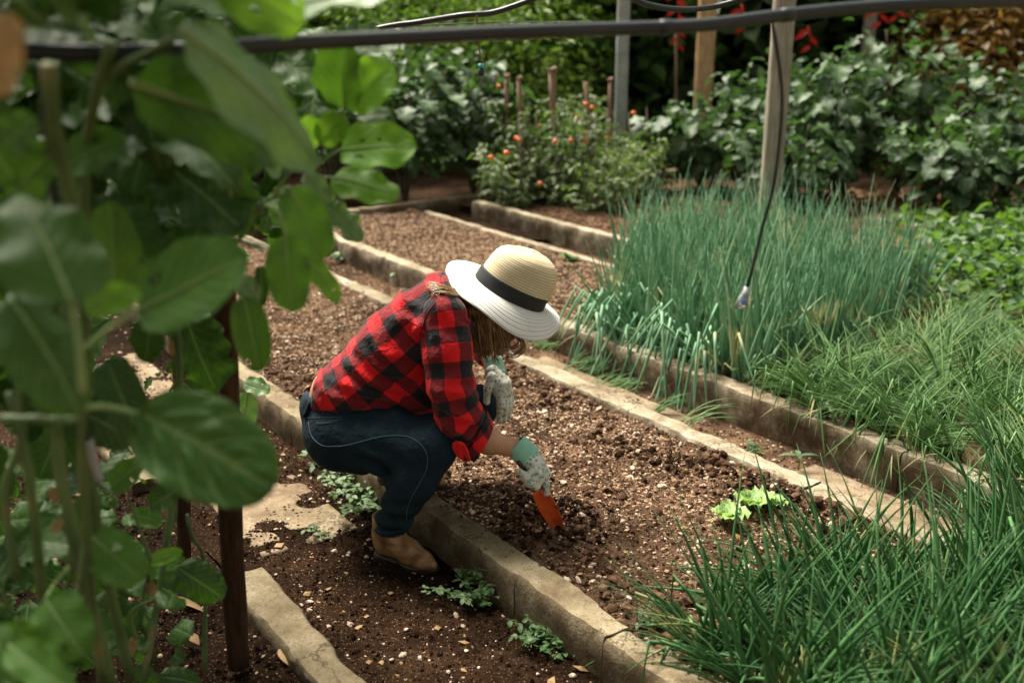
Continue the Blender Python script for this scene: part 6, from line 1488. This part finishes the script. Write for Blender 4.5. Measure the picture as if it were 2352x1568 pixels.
KL = [
 # k, base, tip, width, mat, normal, kw
 (0, (325, 952, 1.25), (628, 1125, 1.22), 238, 'kale_quilt', (-0.1, -0.65, 0.75), dict(quilt=0.12, wave=0.035, nu=36, nv=40, qa=1.5, qv=4.5, bend=0.3, pet=[(195, 935, 1.22), (250, 935, 1.24)])),
 (0, (318, 715, 1.30), (572, 590, 1.30), 205, 'kale_mid', (0.1, -0.7, 0.7), dict(quilt=0.012, pet=[(190, 805, 1.28), (255, 750, 1.29)], nu=16, nv=18, bend=0.25)),
 (0, (165, 700, 1.05), (40, 450, 1.15), 225, 'kale', (0.5, -0.6, 0.5), dict(bend=0.5, fold=-0.25, pet=[(190, 900, 1.05), (182, 800, 1.04)])),
 (0, (25, 690, 1.15), (185, 955, 1.12), 170, 'kale', (0.6, -0.6, 0.4), dict(bend=0.6, cup=-0.3, quilt=0.04, nu=20, nv=20)),
 (0, (120, 700, 1.2), (10, 840, 1.18), 120, 'kale', (0.3, -0.9, 0.1), dict(bend=0.9)),
 (0, (415, 75, 1.20), (722, 375, 1.40), 200, 'kale_pale', (0.45, -0.65, 0.6), dict(bend=0.5, fold=-0.3, quilt=0.02, nu=20, nv=20)),
 (0, (300, 190, 1.25), (690, 330, 1.50), 190, 'kale', (0.3, -0.9, 0.2), dict(bend=0.3, fold=0.1)),
 (0, (560, 230, 1.45), (725, 395, 1.5), 60, 'kale_bright', (0.5, -0.7, 0.5), dict(bend=0.3)),
 (0, (60, -40, 1.1), (215, 95, 1.15), 130, 'kale_pale', (0.2, -0.5, 0.9), dict(bend=0.8, quilt=0.04)),
 (0, (-20, -20, 1.0), (90, 70, 1.05), 110, 'kale_pale', (0.1, -0.4, 0.9), dict(bend=0.4)),
 (0, (20, 30, 0.95), (-8, 225, 0.95), 80, 'kale_brown', (0.3, -0.9, 0.2), dict(bend=0.5, wave=0.1)),
 (0, (290, -40, 1.2), (520, 35, 1.25), 120, 'kale_pale', (0.0, -0.45, 0.9), dict(bend=0.4)),
 (0, (480, -60, 1.35), (700, 60, 1.4), 130, 'kale_bright', (0.1, -0.8, 0.3), dict(bend=0.3)),
 (1, (640, 30, 1.5), (975, -30, 1.55), 125, 'kale_pale', (0.0, -0.5, 0.9), dict(bend=0.35, quilt=0.02, nu=18, nv=18)),
 (1, (650, 90, 1.6), (690, 20, 1.6), 40, 'kale_bright', (0.3, -0.6, 0.5), {}),
 (1, (792, 248, 1.85), (800, 95, 1.8), 125, 'kale_mid', (-0.3, -0.8, 0.3), dict(pet=[(690, 330, 1.85), (740, 290, 1.86)], fold=0.25)),
 (1, (800, 240, 1.9), (905, 150, 1.9), 115, 'kale_bright', (0.2, -0.7, 0.6), dict(quilt=0.02)),
 (1, (770, 140, 2.0), (900, 175, 2.0), 80, 'kale_pale', (0.1, -0.4, 0.9), dict(wave=0.1)),
 (1, (778, 345, 1.85), (957, 340, 1.85), 122, 'kale_bright', (0.05, -0.75, 0.65), dict(quilt=0.014, nu=18, nv=18, pet=[(700, 410, 1.85), (735, 375, 1.86)])),
 (1, (762, 408, 1.88), (915, 455, 1.86), 102, 'kale_bright', (0.25, -0.55, 0.75), dict(fold=-0.2, pet=[(700, 440, 1.9), (730, 410, 1.89)])),
 (1, (735, 330, 1.8), (790, 262, 1.8), 70, 'kale_bright', (0.2, -0.8, 0.4), dict(shape='round')),
 (1, (705, 350, 1.82), (712, 262, 1.8), 50, 'kale_bright', (0.3, -0.8, 0.4), dict(shape='round')),
 (1, (820, 270, 1.95), (900, 262, 1.95), 60, 'kale_pale', (0.1, -0.5, 0.9), {}),
 (1, (800, 130, 2.0), (870, 85, 2.0), 60, 'kale_pale', (0.1, -0.5, 0.9), {}),
 (1, (665, 430, 1.70), (742, 598, 1.72), 100, 'kale_mid', (0.3, -0.85, 0.2), dict(bend=0.3, fold=0.15, pet=[(600, 480, 1.72), (640, 440, 1.71)])),
 (1, (745, 470, 1.85), (828, 555, 1.85), 75, 'kale_pale', (0.3, -0.5, 0.7), dict(quilt=0.06, nu=18, nv=18, wave=0.1)),
 (1, (700, 400, 1.85), (765, 500, 1.86), 70, 'kale_pale', (0.4, -0.5, 0.7), dict(quilt=0.05)),
 (1, (655, 540, 1.60), (672, 718, 1.60), 98, 'kale_mid', (0.1, -0.95, 0.3), dict(bend=0.25, pet=[(610, 470, 1.62), (640, 490, 1.61)])),
 (1, (700, 590, 1.75), (780, 695, 1.75), 52, 'kale_bright', (0.3, -0.7, 0.5), dict(wave=0.08, pet=[(560, 545, 1.7), (630, 570, 1.72)])),
 (1, (560, 680, 1.70), (596, 852, 1.70), 84, 'kale_mid', (0.2, -0.9, 0.4), dict(quilt=0.06, nu=20, nv=20)),
 (1, (520, 350, 1.65), (545, 545, 1.68), 95, 'kale', (0.1, -0.95, 0.1), {}),
 (1, (600, 610, 1.8), (602, 705, 1.8), 34, 'kale', (0.1, -0.95, 0.1), {}),
 (1, (545, 640, 1.75), (592, 695, 1.75), 60, 'kale_pale', (0.3, -0.5, 0.7), {}),
 (1, (600, 350, 1.8), (640, 410, 1.8), 40, 'kale_pale', (0.3, -0.5, 0.7), {}),
 (1, (615, 460, 1.85), (672, 455, 1.85), 36, 'kale_pale', (0.3, -0.5, 0.7), {}),
 (1, (560, 400, 2.0), (660, 330, 2.0), 50, 'kale_mid', (0.3, -0.5, 0.7), {}),
 (0, (190, 705, 1.22), (325, 672, 1.24), 72, 'kale_bright', (0.0, -0.85, 0.4), {}),
 (0, (255, 700, 1.45), (250, 460, 1.45), 120, 'kale_mid', (0.4, -0.5, -0.5), {}),
 (0, (10, 340, 1.25), (85, 270, 1.25), 90, 'kale_mid', (0.2, -0.8, 0.5), {}),
 (0, (20, 450, 1.4), (115, 355, 1.4), 100, 'kale_mid', (0.3, -0.8, 0.3), {}),
 (0, (150, 380, 1.5), (290, 320, 1.5), 100, 'kale_mid', (0.3, -0.6, 0.5), {}),
 (0, (350, 730, 1.7), (335, 830, 1.7), 80, 'kale', (0.0, -0.9, 0.3), {}),
 (0, (230, 860, 1.6), (325, 900, 1.6), 70, 'kale_mid', (0.0, -0.9, 0.3), {}),
 (0, (212, 1232, 1.45), (330, 1335, 1.42), 118, 'kale_mid', (0.1, -0.75, 0.6), dict(pet=[(180, 1340, 1.45), (190, 1260, 1.45)])),
 (0, (105, 1375, 1.35), (195, 1505, 1.3), 150, 'kale_mid', (0.1, -0.8, 0.5), dict(pet=[(160, 1300, 1.4), (125, 1340, 1.38)])),
 (0, (40, 1420, 1.3), (75, 1490, 1.3), 90, 'kale_mid', (-0.2, -0.8, 0.5), {}),
 (0, (20, 1480, 1.2), (170, 1590, 1.15), 90, 'kale_mid', (0.1, -0.7, 0.6), dict(fold=0.2)),
 (0, (-20, 1440, 1.25), (40, 1570, 1.2), 90, 'kale_mid', (0.1, -0.7, 0.6), {}),
 (2, (340, 1300, 2.0), (432, 1300, 2.0), 70, 'kale_mid', (0.1, -0.7, 0.6), dict(pet=[(330, 1420, 2.0), (335, 1350, 2.0)])),
 (2, (300, 1180, 2.0), (375, 1200, 2.0), 50, 'kale_mid', (0.1, -0.7, 0.6), {}),
 (2, (345, 1290, 1.9), (420, 1265, 1.9), 40, 'kale_bright', (0.1, -0.7, 0.6), {}),
 (2, (420, 880, 2.3), (510, 960, 2.3), 60, 'kale_mid', (0.1, -0.7, 0.6), {}),
 (2, (490, 870, 2.2), (545, 830, 2.2), 50, 'kale_mid', (0.1, -0.7, 0.6), {}),
 (2, (255, 1120, 1.9), (330, 1060, 1.9), 70, 'kale_mid', (0.1, -0.7, 0.6), {}),
 (2, (570, 900, 2.6), (560, 990, 2.6), 60, 'kale_pale', (0.1, -0.7, 0.6), {}),
 (2, (560, 880, 2.6), (620, 900, 2.6), 50, 'kale_pale', (0.1, -0.5, 0.8), {}),
]
for (k, b, t, w, mt, n, kw) in KL:
    seedk += 1; kleaf(k, b, t, w, mt, n, seed=seedk, **kw)
# dim foliage filling the depth of the plants, and unseen leaves added for shade
rs = random.Random(5)
KM = []
for i in range(5):
    v, f, uv = leaf_geo(0.17, 0.13 - 0.012 * i, 10, 14, bend=0.3 + 0.22 * i, cup=0.2 * (-1) ** i, wave=0.10, wn_=7 + i, quilt=0.05, qa=1.5, twist=0.25 * (-1) ** i, shape='kale', seed=i + 60); KM.append(mesh('leaf', v, f, M['kale'], uv=uv))
def filler(n, x0, x1, y0, y1, Y0, Y1, k, smn=0.6, smx=1.3, keep=None):
    for i in range(n):
        px, py, Y = rs.uniform(x0, x1), rs.uniform(y0, y1), rs.uniform(Y0, Y1)
        if keep and not keep(px, py): continue
        p = W(px, py, Y)
        if p.z < 0.12: continue
        o = link('leaf', rs.choice(KM), kroots[k], p - Vector(kroots[k].location)); a = rs.uniform(0, 6.28)
        o.rotation_euler = frame((math.cos(a), math.sin(a) * 0.7, rs.uniform(-0.9, 0.3)), (rs.uniform(-.5, .5), -0.6, 0.8)).to_euler(); s = rs.uniform(smn, smx); o.scale = (s, s, s)
filler(70, -120, 520, 100, 620, 1.6, 2.1, 0, 0.6, 1.1)
filler(50, -200, 480, 100, 760, 2.1, 2.8, 2, 0.7, 1.3)
filler(30, 430, 800, -20, 330, 1.9, 2.5, 1, 0.5, 0.9, keep=lambda x, y: x < 860 - y * 0.3)
filler(60, -100, 300, 560, 1450, 1.75, 2.4, 0, 0.4, 0.9)
filler(26, 240, 500, 620, 1100, 2.2, 2.8, 2, 0.25, 0.5)
filler(70, -80, 440, 1080, 1560, 1.8, 2.5, 2, 0.35, 0.85)
filler(40, -80, 260, 60, 1000, 1.5, 1.9, 0, 0.5, 0.9)
filler(44, -150, 430, -80, 130, 1.65, 2.2, 0, 0.7, 1.2)
filler(130, -500, 560, -900, -130, 1.5, 2.6, 0, 0.8, 1.4)  # unseen leaves above the frame, added to darken the plants below
filler(50, -700, 480, -1200, -260, 0.85, 1.5, 0, 0.9, 1.5)  # nearer unseen canopy, added overhead to shade the front leaves
filler(70, -900, -60, -200, 1300, 1.3, 2.6, 0, 0.8, 1.4)  # unseen leaves left of the frame, added for the same shade
filler(60, -300, 480, 150, 700, 2.6, 3.4, 2, 0.8, 1.3)
filler(22, 500, 700, 340, 520, 2.0, 2.6, 1, 0.35, 0.7)
# main stalks
def stalk(k, pts, r0, r1, mat='stem', name='stem'):
    sp = smooth_path([W(*p) for p in pts], 6); mb = MB(); n = len(sp); mb.tube(sp, [(r0 + (r1 - r0) * i / n) * 0.72 + 0.001 * math.sin(i * 1.3) for i in range(n)], 8); mb.build(name, M[mat], kroots[k], world=True)
for k_ in range(16):       # tangle of thin side shoots low on the plants
    x_ = rs.uniform(0, 400); y_ = rs.uniform(1150, 1500); Y_ = rs.uniform(1.6, 2.3)
    P_ = smooth_path([W(x_, y_ + 60, Y_), W(x_ + rs.uniform(-30, 30), y_, Y_), W(x_ + rs.uniform(-60, 60), y_ - rs.uniform(30, 110), Y_)], 5); mb = MB(); mb.tube(P_, [0.0042 * (1 - 0.6 * i / len(P_)) for i in range(len(P_))], 6); mb.build('side_shoot', M['stem'], kroots[0], world=True)
ST = [
 (0, [(235, 1560, 1.5), (205, 1300, 1.42), (190, 1050, 1.3), (185, 850, 1.22), (168, 690, 1.15), (120, 480, 1.15)], 0.011, 0.006),
 (0, [(110, 1600, 1.5), (90, 1300, 1.45), (60, 1050, 1.4), (20, 900, 1.4)], 0.012, 0.009),
 (0, [(260, 1580, 1.6), (170, 1230, 1.5), (130, 1000, 1.5), (150, 760, 1.45), (170, 500, 1.4), (130, 330, 1.35), (112, 150, 1.3)], 0.014, 0.015),
 (0, [(300, 1560, 1.7), (215, 1160, 1.6), (200, 900, 1.6), (195, 430, 1.55), (218, 230, 1.45), (255, 100, 1.4)], 0.013, 0.011),
 (0, [(215, 230, 1.45), (270, 160, 1.42), (400, 90, 1.3)], 0.010, 0.006),
 (1, [(330, 1560, 1.9), (390, 1200, 2.0), (415, 900, 2.0), (405, 700, 2.0), (440, 480, 1.95), (520, 300, 1.85), (640, 180, 1.75)], 0.011, 0.007),
 (1, [(420, 1000, 2.1), (400, 820, 2.05), (410, 640, 2.0), (540, 560, 1.85), (600, 470, 1.8), (690, 430, 1.85)], 0.008, 0.005),
 (1, [(415, 520, 2.0), (520, 545, 1.8), (600, 570, 1.72), (660, 590, 1.68)], 0.006, 0.004),
 (1, [(540, 540, 1.9), (600, 480, 1.85), (720, 330, 1.9), (790, 250, 1.9)], 0.006, 0.004),
 (0, [(0, 962, 1.25), (80, 962, 1.25), (150, 965, 1.26), (190, 960, 1.25)], 0.008, 0.008),
 (2, [(360, 1520, 2.3), (320, 1430, 2.0), (265, 1440, 1.9), (240, 1540, 1.85)], 0.009, 0.007),
 (2, [(330, 1500, 1.9), (355, 1440, 1.95), (330, 1390, 2.0), (345, 1310, 2.0)], 0.009, 0.006),
 (2, [(470, 1540, 2.2), (470, 1300, 2.2), (440, 1230, 2.1), (430, 1180, 2.1)], 0.008, 0.006),
 (2, [(230, 1550, 1.7), (250, 1450, 1.8), (260, 1340, 1.85), (230, 1260, 1.8)], 0.010, 0.007),
 (2, [(130, 1540, 1.7), (150, 1420, 1.75), (190, 1330, 1.8), (215, 1240, 1.7)], 0.010, 0.007),
 (0, [(40, 1330, 1.5), (10, 1130, 1.5), (50, 1000, 1.5), (30, 760, 1.5)], 0.010, 0.008),
]
for k, pts, a, b in ST: stalk(k, pts, a, b)
# withered leaf bases
for (x, y, Y, s) in ((215, 1330, 1.6, 0.5), (145, 1190, 1.55, 0.35), (340, 1330, 2.0, 0.4), (310, 1460, 1.9, 0.5), (400, 780, 2.0, 0.4), (120, 1120, 1.5, 0.35), (180, 1440, 1.7, 0.4)):
    kleaf(2, (x, y, Y), (x + rs.uniform(-25, 25), y + 45 * s * 2, Y), 22, 'kale_brown', seed=int(x), nu=4, nv=6, wave=0.1)
# fallen dry leaves
for (x, y, dx, dy) in ((375, 1370, 105, 14), (640, 1490, 30, 30), (430, 1455, 28, 16)):
    a = G(x, y, 0.075); b = G(x + dx, y + dy, 0.075); v, f, uv = leaf_geo((b - a).length, 0.03, 4, 6, bend=0.5, shape='lance', seed=x); m = frame(b - a, (0, 0, 1)); root = link('fallen_leaf', mesh('fallen_leaf', [m @ Vector(q) for q in v], f, M['kale_brown'], uv=uv), None, a)
    tag(root, {375: 'long dry tan leaf lying on the dark soil left of the stake', 640: 'pale curled dry leaf beside the bottom-left kerb', 430: 'small dry leaf lying below the long tan one'}[x], 'fallen leaf', 'fallen dry leaves')

# wooden stakes
def wstake(pts, r0, r1, label, ties=()):
    P = smooth_path([W(*p) for p in pts], 8); root = empty('wooden_stake', P[0]); tag(root, label, 'stake', 'dark stakes holding up the kale'); k = 12; mb = MB(); n = len(P)
    mb.tube([p - P[0] for p in P], [(r0 + (r1 - r0) * i / n) * (1 + 0.06 * float(vn3(i * 0.7, 0, 0, 3))) for i in range(n)], k); mb.build('shaft', M['stake'], root)
    for (x, y, Y) in ties:
        mb = MB(); c = W(x, y, Y); rr_ = r1 * 1.25; mb.tube([c + Vector((math.cos(a) * rr_, math.sin(a) * rr_, 0.012 * math.sin(a * 1.0))) for a in np.linspace(0, 6.283, 18)], 0.0035, 5)
        mb.tube([c + Vector((0.0, -rr_, 0)), c + Vector((-0.025, -rr_ - 0.01, -0.04))], 0.004, 5); mb.tube([c + Vector((0.0, -rr_, 0)), c + Vector((0.02, -rr_ - 0.01, -0.05))], 0.004, 5); mb.build('twine_tie', M['twine'], root, world=True)
    return root
wstake([(548, 1525, 2.33), (530, 1200, 2.28), (522, 900, 2.25), (510, 600, 2.2), (492, 350, 2.15)], 0.030, 0.026, 'thick dark wooden stake standing at the left kerb, bound with orange twine', [(523, 955, 2.25)])
wstake([(425, 1330, 2.9), (415, 900, 2.85), (408, 600, 2.8), (398, 310, 2.75)], 0.022, 0.020, 'thinner dark stake in the shade left of the thick one', [(415, 860, 2.85)])

# ------------------------------------------------------------------ irrigation pipes
def pipe(name, pts, rad, label, cat='pipe', mat='pipe', joints=(), sub=12, group=None, k=12):
    P = smooth_path([W(*p) for p in pts], sub); root = empty(name, P[0]); tag(root, label, cat, group); mb = MB(); mb.tube([p - P[0] for p in P], rad, k); mb.build('tube', M[mat], root)
    for j in joints:
        i = int(j * (len(P) - 2)); d = (P[i + 1] - P[i]).normalized(); mb = MB(); mb.tube([P[i] - d * 0.012 - P[0], P[i] - d * 0.010 - P[0], P[i] + d * 0.010 - P[0], P[i] + d * 0.012 - P[0]], [rad, rad * 1.12, rad * 1.12, rad], k); mb.build('coupling', M[mat], root)
    return root, P
mp, MP = pipe('irrigation_pipe', [(-60, 118, 1.35), (60, 119, 1.4), (250, 121, 1.45), (480, 112, 1.5), (700, 98, 1.6), (900, 88, 1.68), (1100, 78, 1.75), (1300, 70, 1.82), (1440, 66, 1.88), (1620, 58, 1.93), (1780, 38, 2.0), (1950, 20, 2.05), (2150, 8, 2.1), (2420, 2, 2.2)], 0.0118, 'thick black irrigation pipe stretched across the top of the view', joints=(0.66, 0.79))
pipe('irrigation_pipe', [(700, 110, 4.4), (870, 66, 4.4), (960, 52, 4.4), (1060, 36, 4.3), (1130, 30, 4.3), (1200, 8, 4.3), (1260, -14, 4.3), (1360, -30, 4.3), (1440, -8, 4.3), (1490, 12, 4.3), (1560, 22, 4.4), (1630, 18, 4.5), (1700, 0, 4.5), (1780, -25, 4.5)], 0.0115, 'thinner black pipe looping behind the main one')
pipe('support_wire', [(900, 62, 4.6), (1180, 50, 4.8), (1430, 55, 5.0), (1620, 46, 5.2), (1780, 30, 5.4), (2100, 5, 5.5)], 0.003, 'thin grey wire running behind the pipes', 'wire', 'wire', k=6)
# hanging dripper tube with nozzle
t1, TPp = pipe('dripper_tube', [(1774, 50, 2.05), (1784, 110, 2.06), (1796, 210, 2.08), (1792, 310, 2.10), (1776, 430, 2.12), (1752, 520, 2.14), (1730, 610, 2.15), (1716, 662, 2.16)], 0.0036, 'thin black tube hanging from the main pipe with a clear and blue sprinkler nozzle', 'hose', k=8)
E_ = TPp[-1]
def lath(name, prof, mat, parent, c, tilt=(0, 0, 1), n=20):
    z = Vector(tilt).normalized(); x = z.orthogonal().normalized(); y = z.cross(x); V = []; F = []
    for r, h in prof:
        for i in range(n): a = 2 * math.pi * i / n; V.append(c + x * r * math.cos(a) + y * r * math.sin(a) + z * h)
    for j in range(len(prof) - 1):
        for i in range(n): F.append((j * n + i, j * n + (i + 1) % n, (j + 1) * n + (i + 1) % n, (j + 1) * n + i))
    return wpart(name, V, F, mat, parent)
tdir = (0.18, 0, 1)
noz = lath('nozzle_collar', [(0.001, 0.002), (0.0065, 0.002), (0.007, -0.008), (0.009, -0.010), (0.009, -0.014), (0.001, -0.014)], M['greyplastic'], t1, E_, tdir)
lath('nozzle_spinner', [(0.001, -0.014), (0.004, -0.016), (0.005, -0.026), (0.008, -0.034), (0.007, -0.037), (0.001, -0.038)], M['blue'], t1, E_, tdir)
lath('nozzle_cage', [(0.009, -0.013), (0.0125, -0.020), (0.0140, -0.030), (0.0140, -0.040), (0.011, -0.044), (0.001, -0.045)], M['clear'], t1, E_, tdir)
for a in range(4):
    an = a * math.pi / 2 + 0.4; q = Vector((math.cos(an), math.sin(an), 0)); mb = MB(); mb.tube([E_ + q * 0.008 + Vector((-0.002, 0, -0.012)), E_ + q * 0.0145 + Vector((-0.005, 0, -0.028)), E_ + q * 0.0135 + Vector((-0.008, 0, -0.042))], 0.0012, 4); mb.build('cage_rib', M['pipe'], t1, world=True)
t2, TP2 = pipe('dripper_tube', [(1095, 36, 4.28), (1099, 90, 4.28), (1105, 150, 4.28)], 0.0035, 'thin brown tube with a small teal and black dripper, hanging in front of the aubergines', 'hose', 'copper', k=6)
lath('dripper_cap', [(0.001, 0.006), (0.011, 0.005), (0.012, -0.010), (0.001, -0.011)], M['teal'], t2, TP2[-1]); lath('dripper_body', [(0.001, -0.011), (0.011, -0.011), (0.013, -0.030), (0.010, -0.042), (0.001, -0.043)], M['pipe'], t2, TP2[-1])
pipe('feeder_tube', [(95, 122, 1.42), (100, 250, 1.42), (125, 450, 1.45), (140, 600, 1.48), (165, 800, 1.52), (200, 1010, 1.55)], 0.0045, 'black feeder tube dropping from the main pipe among the kale stems', 'hose', k=8)
pipe('feeder_tube', [(205, 1010, 1.55), (215, 1060, 1.56), (228, 1100, 1.58)], 0.007, 'dull grey emitter on the kale stems near the bottom left', 'hose', 'greyplastic', k=8)
